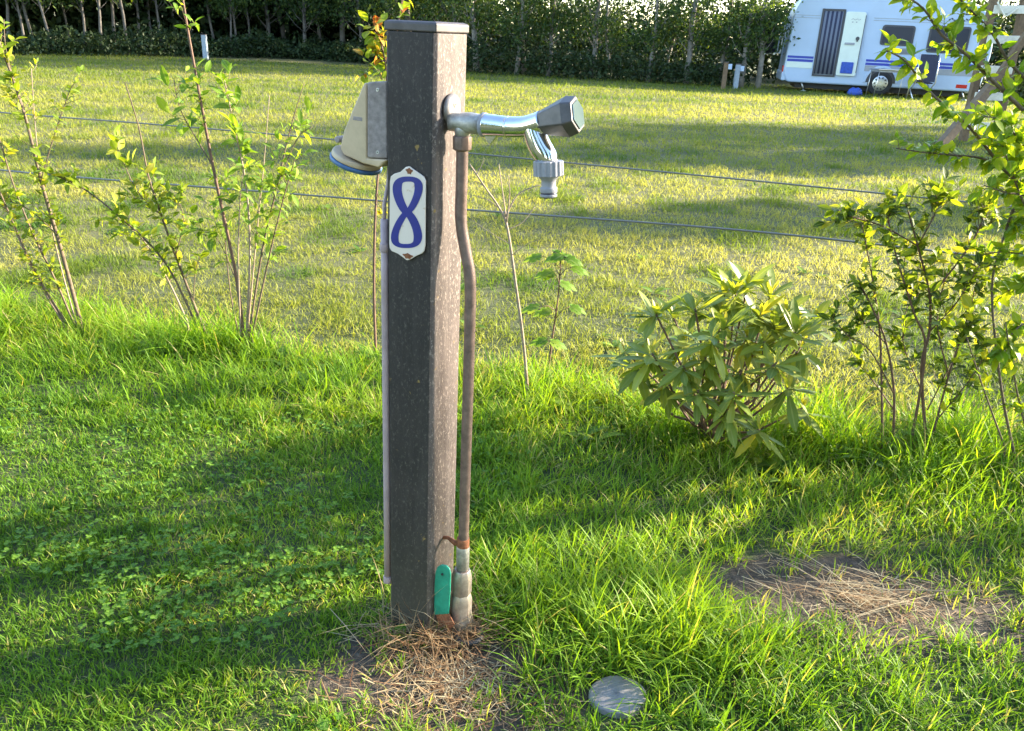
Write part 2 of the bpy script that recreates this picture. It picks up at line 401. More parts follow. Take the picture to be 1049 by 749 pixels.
o = blades('meadow_grass', M['meadow'], x, y, L, W, .75, tint, SHORT_PROF, (.1, .7))
tag(o, 'mown yellow green meadow grass beyond the wire fence', 'grass', kind='stuff')
# clover in the lawn ---------------------------------------------------
n = 5200
x = rng.uniform(-1.9, .1, n); y = rng.uniform(1.0, 2.5, n)
k = (vnoise(x, y, 4, 21) > .42) & ((y < 1.75) | (rng.random(n) < .35)) & (soilmask(x, y) < .3) & ~in_post(x, y)
x, y = x[k], y[k]; n = len(x); h = rng.uniform(.02, .045, n)
Pp, Dd, Nn, Tt = [], [], [], []
a0 = rng.uniform(0, 6.28, n)
for j in range(3):
    a = a0 + j * 2.094
    Pp.append(np.stack([x, y, h], -1)); Dd.append(np.stack([np.cos(a), np.sin(a), rng.uniform(-.2, .35, n)], -1))
    Nn.append(np.tile([[0, 0, 1.]], (n, 1)) + rng.normal(0, .2, (n, 3))); Tt.append(rng.random(n))
o = ribbons('clover', M['clover'], np.concatenate(Pp), np.concatenate(Dd), np.concatenate(Nn), rng.uniform(.007, .0125, 3 * n), rng.uniform(.007, .012, 3 * n), 0, np.concatenate(Tt), OVAL_PROF, .2)
tag(o, 'low clover leaves growing through the lawn left of the post', 'clover', kind='stuff')
# dry straw ------------------------------------------------------------
X, Y, LL, TT, WW = [], [], [], [], []
P_, D_, N_, L_, W_, B_, T_ = [], [], [], [], [], [], []
for (c, (rx, ry)), cnt in zip(SOIL, (900, 1300)):
    for i in range(cnt):
        a = random.uniform(0, 6.28); r = abs(random.gauss(0, .62 if cnt < 1000 else .5))
        p = Vector((c.x + rx * r * math.cos(a), c.y + ry * r * math.sin(a), random.uniform(.002, .012)))
        a = random.uniform(0, 6.28)
        P_.append(p); D_.append((math.cos(a), math.sin(a), random.uniform(-.02, .3))); N_.append((0, 0, 1)); L_.append(random.uniform(.015, .07)); W_.append(random.uniform(.001, .0024)); B_.append(random.uniform(-.3, .15)); T_.append(random.random())
# tangle against the foot of the post
for i in range(800):
    a = random.gauss(-.95, .75); r = random.uniform(.05, .15)
    p = Vector((POSTXY.x + r * math.cos(a) * 1.1, POSTXY.y + .04 + r * math.sin(a) * .85, random.uniform(.0, .035)))
    b2 = random.uniform(0, 6.28)
    P_.append(p); D_.append((math.cos(b2), math.sin(b2), random.uniform(.0, .8))); N_.append((math.cos(b2), math.sin(b2), 1)); L_.append(random.uniform(.03, .11)); W_.append(random.uniform(.0009, .0022)); B_.append(random.uniform(-.9, .4)); T_.append(random.uniform(0, .6))
# long pale stalks lying over the bare patch
for i in range(60):
    a = random.gauss(-1.4, 1.0); r = random.uniform(.05, .1)
    P_.append((POSTXY.x + r * math.cos(a), POSTXY.y + .05 + r * math.sin(a), 0)); b2 = random.uniform(0, 6.28); tl_ = random.uniform(.1, .7)
    D_.append((math.cos(b2) * tl_, math.sin(b2) * tl_, 1)); N_.append((math.cos(b2), math.sin(b2), 0)); L_.append(random.uniform(.08, .2)); W_.append(random.uniform(.001, .002)); B_.append(random.uniform(.1, .9)); T_.append(random.uniform(.4, 1))
for (x0, y0, x1, y1, cnt) in ((800, 575, 930, 632, 7), (850, 602, 985, 628, 11), (765, 590, 850, 640, 4), (710, 510, 800, 590, 3), (335, 655, 400, 680, 3), (880, 632, 975, 622, 6)):
    for i in range(cnt):
        a = gnd(x0 + random.gauss(0, 12), y0 + random.gauss(0, 7)); b2 = gnd(x1 + random.gauss(0, 16), y1 + random.gauss(0, 7)); d = b2 - a
        P_.append(a + Vector((0, 0, random.uniform(.008, .03)))); D_.append(d + Vector((0, 0, .03))); N_.append((random.uniform(-.4, .4), random.uniform(-.4, .4), 1)); L_.append(d.length * random.uniform(.35, 1)); W_.append(random.uniform(.0012, .0026)); B_.append(random.uniform(-.25, .05)); T_.append(random.uniform(.5, 1))
o = ribbons('dry_straw', M['straw'], P_, D_, N_, L_, W_, B_, T_, GRASS_PROF)
tag(o, 'dry straw and dead grass lying on the bare patches and at the foot of the post', 'dry grass', kind='stuff')
# broad weeds in the strip and rosettes in the meadow ------------------
lv = Leaves()
for i in range(190):
    if i < 120:
        px_ = random.choice([random.uniform(480, 640), random.uniform(835, 960), random.uniform(680, 780), random.uniform(20, 380)])
        x0 = gnd(px_, 420).x; y0 = float(bedY(x0)) + random.gauss(-.05, .12); s = random.uniform(.05, .11); k = random.randint(4, 8)
    else:
        y0 = random.uniform(3.2, 8); x0 = random.uniform(-.7, .7) * y0; s = random.uniform(.05, .1); k = random.randint(5, 9)
    for j in range(k):
        a = random.uniform(0, 6.28); e = random.uniform(.15, 1.0)
        lv.add((x0, y0, .005), (math.cos(a), math.sin(a), e), (-math.cos(a), -math.sin(a), 1), s * random.uniform(.6, 1.1), s * random.uniform(.25, .42), -.35)
o = lv.build('ground_weeds', M['weigela'], None, LEAF_PROF, .2)
tag(o, 'broad leaved weeds dotted through the strip and meadow', 'weeds', kind='stuff')

# ------------------------------------------------------------------ the service post
Z = Vector((0, 0, 1))
E0 = gnd(439, 655)                                   # nearest vertical edge at the ground
YAW = R(-27)
nr = Vector((math.cos(YAW), math.sin(YAW), 0)); nf = Vector((math.sin(YAW), -math.cos(YAW), 0))
nl = -nr; tb = -nf                                   # towards the back
WP = .105
E1 = onp(447, 22, E0 + Vector((0, .015, 0)), Vector((0, 1, 0)))    # top of that edge
lean = (E1 - E0) / (E1.z - E0.z)                     # slight lean of the whole post
PH = E1.z
def pp(r, t, z):                                     # post coordinates: r along nr (0 = right face), t towards the back (0 = front face)
    return E0 + nr * r + tb * t + lean * z
FC = pp(0, 0, 0); RC = pp(0, WP / 2, 0)
post = empty('service_post', pp(-WP / 2, WP / 2, 0), 'tall square brown-grey speckled plastic post standing in the lawn', 'post')
b_ = MB()
ch = .006
prof_ = [(-ch, 0), (0, ch), (0, WP - ch), (-ch, WP), (-WP + ch, WP), (-WP, WP - ch), (-WP, ch), (-WP + ch, 0)]
cap_h = .018
nseg = 10
vs = [pp(r, t, -.05 + (PH - cap_h + .05) * k / nseg) for k in range(nseg + 1) for r, t in prof_]
fs = [(k * 8 + i, k * 8 + (i + 1) % 8, (k + 1) * 8 + (i + 1) % 8, (k + 1) * 8 + i) for k in range(nseg) for i in range(8)]
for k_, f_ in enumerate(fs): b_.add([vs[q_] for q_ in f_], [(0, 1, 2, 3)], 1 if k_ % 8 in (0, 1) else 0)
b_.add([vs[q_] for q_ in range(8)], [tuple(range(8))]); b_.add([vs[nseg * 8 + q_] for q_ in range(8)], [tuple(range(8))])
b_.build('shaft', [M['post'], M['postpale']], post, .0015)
c_ = MB(); e = .0009
q = [(e, -e), (e, WP + e), (-WP - e, WP + e), (-WP - e, -e)]
ins = .006
vs = [pp(r, t, PH - cap_h + .001) for r, t in q] + [pp(r, t, PH - .003) for r, t in q] + [pp(-WP / 2 + (r + WP / 2) * .86, WP / 2 + (t - WP / 2) * .86, PH) for r, t in q]
c_.add(vs, [(0, 1, 2, 3)] + [(k + i, k + (i + 1) % 4, k + 4 + (i + 1) % 4, k + 4 + i) for k in (0, 4) for i in range(4)] + [(8, 9, 10, 11)])
c_.build('cap', M['cap'], post, .0025, 3)

# number plate on the front face ---------------------------------------
def fpx(x, y, off=0.0): return onp(x, y, pp(0, 0, 0) + nf * off, (nf - Z * nf.dot(lean) * 0).normalized() if False else lean.cross(nr).normalized())
def plate_pts(pxs, off): 
    n_ = lean.cross(nr).normalized()
    if n_.dot(nf) < 0: n_ = -n_
    return [onp(x, y, pp(0, 0, 0) + n_ * off, n_) for x, y in pxs], n_
outline = [(404.5, 178), (411, 176), (416.5, 171), (420, 170.2), (424.5, 173.5), (431, 178), (435, 181), (436.8, 185), (436.2, 252), (435, 257), (433, 259.5), (427, 262), (421, 265.7), (417.5, 266.5), (413, 263), (408, 259.5), (402, 257), (400, 254), (399.6, 249), (400.2, 186), (401.2, 180.5)]
pts, n_f = plate_pts(outline, .0015)
plate = empty('number_plate', pts[9], 'white enamel number plate with blue 8 on the post front', 'sign')
MB().prism(pts, n_f * .003).build('plate', M['enamel'], plate, .001, 3)
num = MB()
ctr = [(417.0 + 1.2 * math.cos(a) - 11.0 * math.copysign(abs(math.sin(2 * a)) ** .72, math.sin(2 * a)) * (1 + .08 * (math.cos(a) < 0)), 217.8 - 36.5 * math.cos(a) * (1 - .06 * math.cos(a) ** 2)) for a in [2 * math.pi * (k + .5) / 72 for k in range(72)]]
lft, rgt = [], []
for k in range(72):
    x0, y0 = ctr[k - 1]; x1, y1 = ctr[(k + 1) % 72]; dx, dy = x1 - x0, y1 - y0; l_ = math.hypot(dx, dy); dx /= l_; dy /= l_
    w_ = 2.4 + 1.85 * abs(dy) ** 2 + .45 * math.sin(2 * math.pi * (k + .5) / 72 + .6)
    lft.append((ctr[k][0] - dy * w_, ctr[k][1] + dx * w_)); rgt.append((ctr[k][0] + dy * w_, ctr[k][1] - dx * w_))
po, pi_ = [], []
for k in range(72):
    of = .0049 + .0003 * (k / 72)
    po += plate_pts([lft[k]], of)[0]; pi_ += plate_pts([rgt[k]], of)[0]
num.add(po + pi_, [(i, (i + 1) % 72, 72 + (i + 1) % 72, 72 + i) for i in range(72)])
num.build('numeral', M['numblue'], plate)
for (x, y) in ((419.5, 175.5), (418, 262.5)):
    p, _ = plate_pts([(x, y)], .004)
    s_ = MB(); s_.tube([p[0], p[0] + n_f * .0022], .0034, 14); s_.build('screw', M['rust'], plate, .0006)
    rk = 1.0 if y < 200 else 1.5
    r_ = MB()
    ring = [p[0] + n_f * .0008 + (nr * math.cos(a) * rk * (.007 + .002 * math.sin(3 * a)) + Z * math.sin(a) * (.0052 + .001 * math.sin(5 * a))) for a in [k * math.pi / 10 for k in range(20)]]
    r_.add(ring, [tuple(range(20))]); r_.build('rust_stain', M['rust'], plate)

# socket box on the left face -------------------------------------------
def lp(x, y, t): return onp(x, y, pp(0, t, 0), tb)
sock = empty('socket_box', lp(385, 165, .05), 'beige and grey hooded power socket with blue rim on the post side', 'socket')
t0, t1 = .006, .088
rL = -WP
def lface(x, y, t):
    p = lp(x, y, t); return p
body = [lp(376, 84, t0), pp(rL - .0005, t0, lp(398, 84, t0).z), pp(rL - .0005, t0, lp(398, 163, t0).z - .002), lp(376, 162, t0)]
MB().prism(body, tb * (t1 - t0)).build('back_box', M['greybox'], sock, .003, 3)
wed = [(375.6, 85), (372.5, 85), (361, 112), (352, 134), (348, 152), (352, 159), (372, 168), (388, 172), (396, 164), (375.6, 162)]
wp_ = [lp(x, y, t0 + .004) for x, y in wed]
MB().prism(wp_, tb * (t1 - t0 - .008)).build('hood', M['beige'], sock, .006, 4)
for (x_, y_) in ((387, 92), (387, 156)):
    q_ = lp(x_, y_, t0); s_ = MB(); s_.tube([q_ + tb * .001, q_ - tb * .0015], .0032, 12); s_.tube([q_ - tb * .0015, q_ - tb * .0018], .0015, 4, 1); s_.build('screw', [M['zinc'], M['black']], sock)
sl = MB(); a, b2 = lp(366, 119, t0 + .004), lp(373, 124, t0 + .004)
sl.prism([lp(362, 119, t0 + .0035), lp(371, 120.5, t0 + .0035), lp(371, 124.5, t0 + .0035), lp(361, 123, t0 + .0035)], tb * .002); sl.build('latch_slot', M['greybox'], sock, .0008)
ca = lp(346, 151, .047); cb = lp(386, 173, .047); cc = (ca + cb) / 2; ax = (cb - ca).normalized(); dn = ax.cross(tb).normalized()
if dn.z > 0: dn = -dn
rad = (cb - ca).length / 2 * 1.02
sk = MB(); sk.tube([cc - dn * .006, cc + dn * .004], [rad * .96, rad], 40); sk.build('flap', M['beige'], sock, .002)
sk = MB(); sk.tube([cc + dn * .0045, cc + dn * .0065, cc + dn * .012, cc + dn * .0135], [rad * .99, rad * 1.03, rad * 1.02, rad * .95], 40); sk.build('blue_rim', M['blue'], sock)
hk = MB(); h0 = lp(345, 143, .03); hk.cyl(h0, h0 + tb * .035, .006, 14); hk.box((h0 + lp(353, 148, .03)) / 2 + tb * .017, (lp(353, 148, .03) - h0) * .5, tb * .012, dn * .003); hk.build('hinge', M['greybox'], sock, .001)
# conduit below it
con = empty('cable_conduit', lp(393, 592, .02), 'pale pinkish plastic conduit running down the post side', 'pipe')
cpx = [(392.8, 226), (392.6, 300), (392.8, 400), (393.2, 500), (394.5, 594)]
MB().tube([pp(-WP - .0075, .005, lp(x, y, .005).z) for x, y in cpx], .0074, 14).build('tube', M['conduit'], con)
for yy in (253, 588):
    z_ = lp(393, yy, .016).z; s_ = MB()
    s_.tube([pp(-WP - .0075, .005, z_ - .008), pp(-WP - .0075, .005, z_ + .008)], .0094, 14); s_.box(pp(-WP - .004, .03, z_), nr * .003, tb * .012, Z * .007)
    s_.build('clip', M['conduit'], con, .0008)
# feed cable from box to conduit
z_ = lp(393, 226, .016).z
MB().tube([pp(-WP - .0075, .005, z_ - .01), pp(-WP - .0075, .005, z_ + .03), pp(-WP - .009, .02, z_ + .07), pp(-WP - .012, .03, lp(390, 168, .03).z + .012)], .0036, 10).build('cable', M['conduit'], con)

# standpipe -------------------------------------------------------------
TC = WP * .52
def tp(x, y, dt=0.0): return onp(x, y, pp(0, TC + dt, 0), tb)
def smooth(pts, n=6):
    out = []
    P = [pts[0]] + list(pts) + [pts[-1]]
    for i in range(1, len(P) - 2):
        for k in range(n):
            t = k / n; p0, p1, p2, p3 = P[i - 1], P[i], P[i + 1], P[i + 2]
            out.append(.5 * ((2 * p1) + (p2 - p0) * t + (2 * p0 - 5 * p1 + 4 * p2 - p3) * t * t + (3 * p1 - p0 - 3 * p2 + p3) * t ** 3))
    out.append(pts[-1]); return out
sp = empty('standpipe', tp(474, 640), 'brown bent water pipe with fittings and green lever beside the post', 'water pipe')
path = [tp(473.5, 148), tp(473, 185), tp(472.2, 225), tp(476.5, 255), tp(481.5, 285), tp(481.3, 330), tp(479.5, 400), tp(477, 480), tp(474.8, 560), tp(474, 600)]
MB().tube(smooth(path), .0108, 18).build('pipe', M['pipe'], sp)
s_ = MB(); s_.tube([tp(473.5, 139), tp(473.5, 140), tp(473.4, 153), tp(473.4, 154.5)], [.014, .017, .017, .0135], 8); s_.build('union_nut', M['pipe'], sp, .0012)
a, b2 = tp(474.3, 555), tp(474, 582)
MB().tube([a, a * .8 + b2 * .2, b2], [.0112, .0142, .0135], 16).build('sleeve', M['zinc'], sp)
s_ = MB()
cf = [tp(473.5, 583), tp(473, 590), tp(473, 592), tp(472.5, 605), tp(472.5, 607)]
s_.tube(cf, [.018, .0225, .0225, .023, .021], 8); s_.build('hex_nut', M['fitting'], sp, .0015)
s_ = MB(); s_.tube([tp(472.5, 606), tp(472.3, 612), tp(472, 626), tp(472, 631), tp(472, 643), tp(472, 647)], [.0205, .0245, .0245, .027, .027, .022], 8); s_.build('valve_body', M['fitting'], sp, .0015)
s_ = MB(); a = tp(472, 645); s_.tube([a, Vector((a.x, a.y, -.05))], .02, 18); s_.build('riser', M['fitting'], sp)
s_ = MB()
cg = Vector((a.x + .02, a.y - .03, .008)); s_.tube([cg + Vector((.027 * math.cos(t), .027 * math.sin(t), .012)) for t in [k * 2 * math.pi / 24 for k in range(25)]], .006, 10); s_.build('rubber_collar', M['black'], sp)
# bracket to the post
s_ = MB(); bz = tp(466, 556); s_.tube([pp(-.002, TC, bz.z + .001), pp(.012, TC, bz.z + .004), bz, tp(474, 557)], [.004, .004, .0062, .0065], 12)
s_.tube([tp(474.4, 551), tp(474.3, 562)], .0135, 16); s_.build('pipe_bracket', M['rust'], sp, .0008)
# lever, in front of the valve body
dtl = -.034
lev = [(445.5, 629), (446, 600), (447, 585), (449, 580), (453, 577.5), (458, 578.5), (461.5, 582), (462.5, 587), (462, 605), (460.5, 628)]
lvp = [tp(x, y, dtl) for x, y in lev]
s_ = MB(); s_.prism(lvp, -tb * .005); s_.build('lever', M['green'], sp, .002, 3)
s_ = MB(); s_.prism([tp(447, 629, dtl), tp(460.5, 628, dtl), tp(466, 639, dtl), tp(460, 647, dtl), tp(450, 640, dtl)], -tb * .003); s_.build('lever_arm', M['rust'], sp, .001)
s_ = MB(); pv = tp(460, 640, 0); s_.tube([pv, pv - tb * .042], [.011, .006], 12); s_.tube([pv - tb * .036, pv - tb * .044], .009, 6); s_.build('lever_nut', M['zinc'], sp, .001)
s_ = MB(); hp = tp(454.5, 587, dtl); s_.tube([hp - tb * .0045, hp - tb * .0068], .0028, 12); s_.build('lever_hole', M['black'], sp)

# tap -------------------------------------------------------------------
tap = empty('water_tap', tp(500, 128), 'chrome garden tap with dark handle and grey hose connector on the post', 'tap')
fl = onp(462.5, 112, pp(0, 0, 0), nr); s_ = MB()
s_.tube([fl - nr * .0005, fl + nr * .003, fl + nr * .0075], [.0265, .0265, .018], 32); s_.build('wall_flange', M['flange'], tap)
s_ = MB(); sc_ = onp(465.5, 107, pp(0.006, 0, 0), nr); s_.tube([sc_, sc_ + nr * .003], .0045, 14); s_.tube([sc_ + nr * .003, sc_ + nr * .0034], .0024, 6, 1); s_.build('flange_screw', [M['alu'], M['black']], tap)
fz = tp(480, 126)
el = [onp(460, 125, pp(0.002, 0, 0), nr), tp(468, 125), tp(482, 126), tp(494, 128)]
s_ = MB(); s_.tube(el, [.0155, .0165, .0178, .017], 20); s_.tube([tp(474, 126), tp(473.7, 141)], [.0155, .0135], 18); s_.build('tee', M['zinc'], tap, 0)
s_ = MB(); s_.tube([tp(493.5, 127.6), tp(494.5, 127.7), tp(497, 128), tp(498, 128)], [.017, .0205, .0205, .0185], 28); s_.build('collar', M['greyplastic'], tap)
bodyp = smooth([tp(496, 128), tp(508, 129), tp(521, 130), tp(535, 130), tp(546, 128), tp(556, 125)], 4)
k_ = len(bodyp)
s_ = MB(); s_.tube(bodyp, [.0195 - .0022 * math.sin(math.pi * i / (k_ - 1)) for i in range(k_)], 28)
s_.tube([tp(519.8, 130), tp(521.3, 130.1)], .0184, 28); s_.build('tap_body', M['chrome'], tap)
s_ = MB()                                                   # small chrome fin under the body
s_.prism([tp(493, 133, -.006), tp(514, 135, -.006), tp(507, 142, -.006), tp(502, 149, -.006), tp(498, 145, -.006)], tb * .012); s_.build('drain_cap', M['chrome'], tap, .002, 3)
ha, hb = tp(553, 126), tp(593, 117); hd = (hb - ha).normalized(); hu = hd.cross(tb).normalized()
def oct_(c, a_, b__, n=6, ph=0.0): return [c + (hu * math.cos(2 * math.pi * k / n + ph) * a_ + tb * math.sin(2 * math.pi * k / n + ph) * b__) for k in range(n)]
s_ = MB()
secs = [(ha, .019, .019), (ha + (hb - ha) * .1, .0215, .0205), (ha + (hb - ha) * .72, .034, .031), (hb - (hb - ha) * .03, .03, .0275)]
rings = [oct_(c, r1_, r2_, 6, R(12)) for c, r1_, r2_ in secs]
vs = sum(rings, []); s_.add(vs, [(k * 6 + i, k * 6 + (i + 1) % 6, k * 6 + 6 + (i + 1) % 6, k * 6 + 6 + i) for k in range(3) for i in range(6)] + [tuple(range(6)), tuple(range(18, 24))])
s_.build('tap_handle', M['handle'], tap, .002, 3)
e1 = hb - (hb - ha) * .02
s_ = MB(); ra_ = oct_(e1 - hd * .001, .024, .022, 6, R(12)); s_.prism(ra_, hd * .0024); s_.build('handle_end_sheen', M['glassy'], tap)
s_ = MB(); spt = smooth([tp(545, 128), tp(548.5, 140), tp(554, 152), tp(559.5, 161), tp(561.5, 168)], 4)
kk = len(spt); s_.tube(spt, [.0165 + .0035 * math.sin(math.pi * i / (kk - 1)) for i in range(kk)], 24)
s_.build('spout', M['chrome'], tap, .003, 3)
s_ = MB(); s_.tube([tp(561.5, 163), tp(561.5, 164.5)], [.0165, .017], 24); 
ringc = [tp(561.7, 165), tp(562, 180)]
n_ = 64
axd = (ringc[1] - ringc[0]).normalized(); u_ = nr - axd * nr.dot(axd); u_.normalize(); w_ = axd.cross(u_)
vs = []
for c in (ringc[0], ringc[0] * .9 + ringc[1] * .1, ringc[0] * .1 + ringc[1] * .9, ringc[1]):
    for k in range(n_):
        rr_ = .0235 + (.0022 if (k // 2) % 2 else 0); vs.append(c + (u_ * math.cos(2 * math.pi * k / n_) + w_ * math.sin(2 * math.pi * k / n_)) * rr_)
s_.add(vs, [(j * n_ + k, j * n_ + (k + 1) % n_, (j + 1) * n_ + (k + 1) % n_, (j + 1) * n_ + k) for j in range(3) for k in range(n_)] + [tuple(range(n_)), tuple(range(3 * n_, 4 * n_))])
s_.tube([tp(562, 180), tp(562, 184), tp(562, 186), tp(562, 191), tp(562, 192.5), tp(562, 197)], [.019, .0135, .0125, .0125, .0148, .0148], 24)
s_.build('hose_connector', M['greyplastic'], tap, .0006)
s_ = MB(); s_.tube([tp(562, 197), tp(562, 198.8)], .0138, 24); s_.tube([tp(562, 201), tp(562, 202.5)], [.012, .0105], 24); s_.build('seal_ring', M['darkblue'], tap)
s_ = MB(); s_.tube([tp(562, 198.6), tp(562, 201.4)], .0145, 24); s_.build('connector_lip', M['greyplastic'], tap, .0005)

# round grey marker in the grass ----------------------------------------
c = gnd(632, 716); s_ = MB()
prof2 = [(.057, -.05), (.057, .012), (.0555, .0135), (.05, .0145), (.034, .015), (.014, .0154), (.0, .0155)]
n_ = 36; vs = []
for r_, z_ in prof2:
    for k in range(n_):
        a = 2 * math.pi * k / n_; vs.append(c + Vector((r_ * math.cos(a) * (1 + .03 * math.sin(2 * a + 1)), r_ * math.sin(a) * .92, z_ + .004 * math.cos(a))))
s_.add(vs, [(j * n_ + k, j * n_ + (k + 1) % n_, (j + 1) * n_ + (k + 1) % n_, (j + 1) * n_ + k) for j in range(len(prof2) - 1) for k in range(n_)], 0, True)
tag(s_.build('ground_marker', M['stone']), 'round weathered grey marker with domed top sunk in the grass', 'ground marker')

# ------------------------------------------------------------------ fence
def fencepath(pxs, Y0, Y1):
    out = []
    for x, y in pxs:
        t = (x - 0) / 1049; Yf = Y0 + (Y1 - Y0) * t; out.append(atY(x, y, Yf))
    return out
fence = empty('wire_fence', gnd(300, 300), 'thin two-strand wire fence stretched behind the shrubs', 'fence')
wy1 = [(-60, 109), (20, 117), (140, 126), (330, 142), (480, 157), (760, 184), (1049, 213), (1130, 222)]
wy2 = [(-60, 168), (60, 180), (200, 191), (390, 206), (480, 215), (700, 231), (850, 245), (1049, 268), (1130, 278)]
FY0, FY1 = 4.05, 3.0
for k, w in enumerate((wy1, wy2)):
    pts = fencepath(w, FY0, FY1); d0 = (pts[1] - pts[0]).normalized(); d1 = (pts[-1] - pts[-2]).normalized()
    pts = [pts[0] + d0 * -.9] + pts + [pts[-1] + d1 * .5]
    if k == 0: ends = [pts[0], pts[-1]]
    o = MB().tube(smooth(pts, 4), (.0032, .0042)[k], 8).build('wire', M['wire'], fence)
for p in ends:
    s_ = MB(); s_.tube([(p.x, p.y + .045, -.1), (p.x, p.y + .045, p.z + .12), (p.x, p.y + .045, p.z + .135)], [.04, .04, .03], 16); s_.build('fence_post', M['timber'], fence)

# ------------------------------------------------------------------ shrubs
def path3(pxs, Y, dY=0.0):
    """stem: pixels read on an upright sheet through its foot, with its own lean in depth"""
    n = len(pxs); return smooth([atY(x, y, Y + dY * i / max(n - 1, 1)) for i, (x, y) in enumerate(pxs)], 4)
def stem(parent, pts, r0, r1, mat, name='stem', mb=None):
    n = len(pts); return (mb or MB()).tube(pts, [1.25 * (r0 + (r1 - r0) * i / (n - 1)) for i in range(n)], 8).build(name, mat, parent)
def leafy(lv, pts, a, b, n, L, W, droop=-.3, out=1.0, opp=True, up=.3, tmin=0, tmax=1, tw=None, twl=.05):
    m_ = len(pts) - 1
    def one(p, d, o_):
        dr = (o_ * out + d * .45 + Z * up + Vector((random.gauss(0, .3), random.gauss(0, .3), random.gauss(0, .3)))).normalized()
        nn_ = (Z + Vector((random.gauss(0, .5), random.gauss(0, .5), 0)) - dr * dr.z * .5)
        sz = random.uniform(.45, 1.25)
        lv.add(p, dr, nn_, L * sz, W * sz * random.uniform(.8, 1.15), droop * random.uniform(0, 1.6), random.uniform(tmin, tmax))
    for i in range(n):
        t = a + (b - a) * random.random(); t = min(max(t, 0), 1)
        k = min(int(t * m_), m_ - 1); p = pts[k].lerp(pts[k + 1], t * m_ - k); d = (pts[k + 1] - pts[k]).normalized()
        az = random.uniform(0, 6.28); s1 = d.orthogonal().normalized(); s2 = d.cross(s1)
        if tw is not None and random.random() < .42:
            dd = (s1 * math.cos(az) + s2 * math.sin(az) + d * random.uniform(.5, 1.4) + Z * .25).normalized()
            e = p + dd * twl * random.uniform(.4, 1.5); tw.tube([p, (p + e) / 2 + Vector((random.gauss(0, .003), random.gauss(0, .003), -.002)), e], [.0011, .0009, .0006], 5)
            for q in range(random.randint(2, 5)):
                f = random.uniform(.3, 1); a2 = random.uniform(0, 6.28); u1 = dd.orthogonal().normalized(); u2 = dd.cross(u1)
                one(p.lerp(e, f), dd, u1 * math.cos(a2) + u2 * math.sin(a2))
            one(e, dd, dd)
        elif random.random() < .6:
            for s in ((0, math.pi) if opp else (0,)): one(p, d, s1 * math.cos(az + s) + s2 * math.sin(az + s))
def shrub(name, base, label, cat, stems, mat_leaf, leaf_args, group=None, bark='bark', prof=LEAF_PROF, fold=.25, dens=1.65, twk=1.3):
    bp = gnd(*base); root = empty(name, bp, label, cat, group); lv = Leaves()
    for (pxs, dY, r0, r1, bk, a, b, n, sc_) in stems:
        pts = path3(pxs, bp.y, dY)
        if pxs[0][1] > base[1] - 40: pts = [pts[0] + Vector((0, 0, -.03 - max(0, pts[0].z)))] + pts
        tw = MB()                       # side twigs grow out of this stem and are part of it
        if n: leafy(lv, pts, a, b, int(n * dens), leaf_args[0] * sc_, leaf_args[1] * sc_, *leaf_args[2:], tw=tw, twl=leaf_args[0] * twk)
        stem(root, pts, r0, r1, M[bk or bark], mb=tw)
    if lv.P: lv.build('foliage', M[mat_leaf], root, prof, fold)
    return root
GS = 'young shrubs planted along the wire fence'
# far left
shrub('shrub', (85, 342), 'leggy small-leaved shrub at the left edge leaning left', 'shrub', [
    ([(85, 340), (72, 290), (58, 240), (42, 185), (26, 120), (10, 72), (-6, 30)], .05, .0075, .003, None, .3, 1, 46, 1),
    ([(70, 334), (48, 300), (28, 262), (10, 220), (-12, 170)], -.05, .005, .002, None, .2, 1, 24, 1),
    ([(78, 338), (58, 290), (34, 240), (14, 190), (-4, 130)], .12, .004, .0018, None, .25, 1, 30, 1),
    ([(66, 332), (40, 290), (15, 235), (-20, 150)], .0, .004, .0016, 'twig', .3, 1, 26, 1),
    ([(80, 338), (64, 280), (50, 220), (38, 150), (32, 70)], .1, .003, .0012, 'twig', .4, 1, 10, .8),
    ([(42, 185), (52, 150), (62, 120), (72, 92), (78, 84)], .0, .002, .001, None, .2, 1, 12, 1),
    ([(26, 120), (16, 90), (6, 50), (4, 20)], .1, .0025, .001, None, 0, 1, 16, 1.1),
    ([(58, 240), (30, 215), (6, 205), (-20, 200)], .0, .002, .001, None, .1, 1, 20, 1),
], 'shrubleaf', (.036, .019, -.25, 1, True, .2, .35, 1), GS)
shrub('shrub', (213, 352), 'sparse shrub with tall bare tip between the leaning shrubs left of the post', 'shrub', [
    ([(214, 350), (198, 310), (180, 262), (165, 220), (152, 180), (142, 130), (128, 84)], .0, .0055, .0015, None, .25, .66, 26, 1.1),
    ([(192, 330), (176, 295), (158, 262), (138, 236), (118, 222)], .1, .004, .0012, 'twig', .3, 1, 22, 1.1),
    ([(206, 345), (170, 270), (120, 220), (80, 190), (38, 173)], -.05, .004, .002, 'bark', .3, .95, 34, 1.1),
    ([(198, 310), (200, 280), (205, 262)], .0, .002, .001, None, .4, 1, 7, 1.2),
    ([(165, 220), (140, 195), (120, 150)], .05, .0022, .001, None, .2, 1, 14, 1.1),
    ([(180, 262), (188, 225), (180, 200)], .02, .002, .001, None, .2, 1, 14, 1.1),
], 'shrubleaf', (.042, .021, -.25, 1, True, .2, .2, 1), GS)
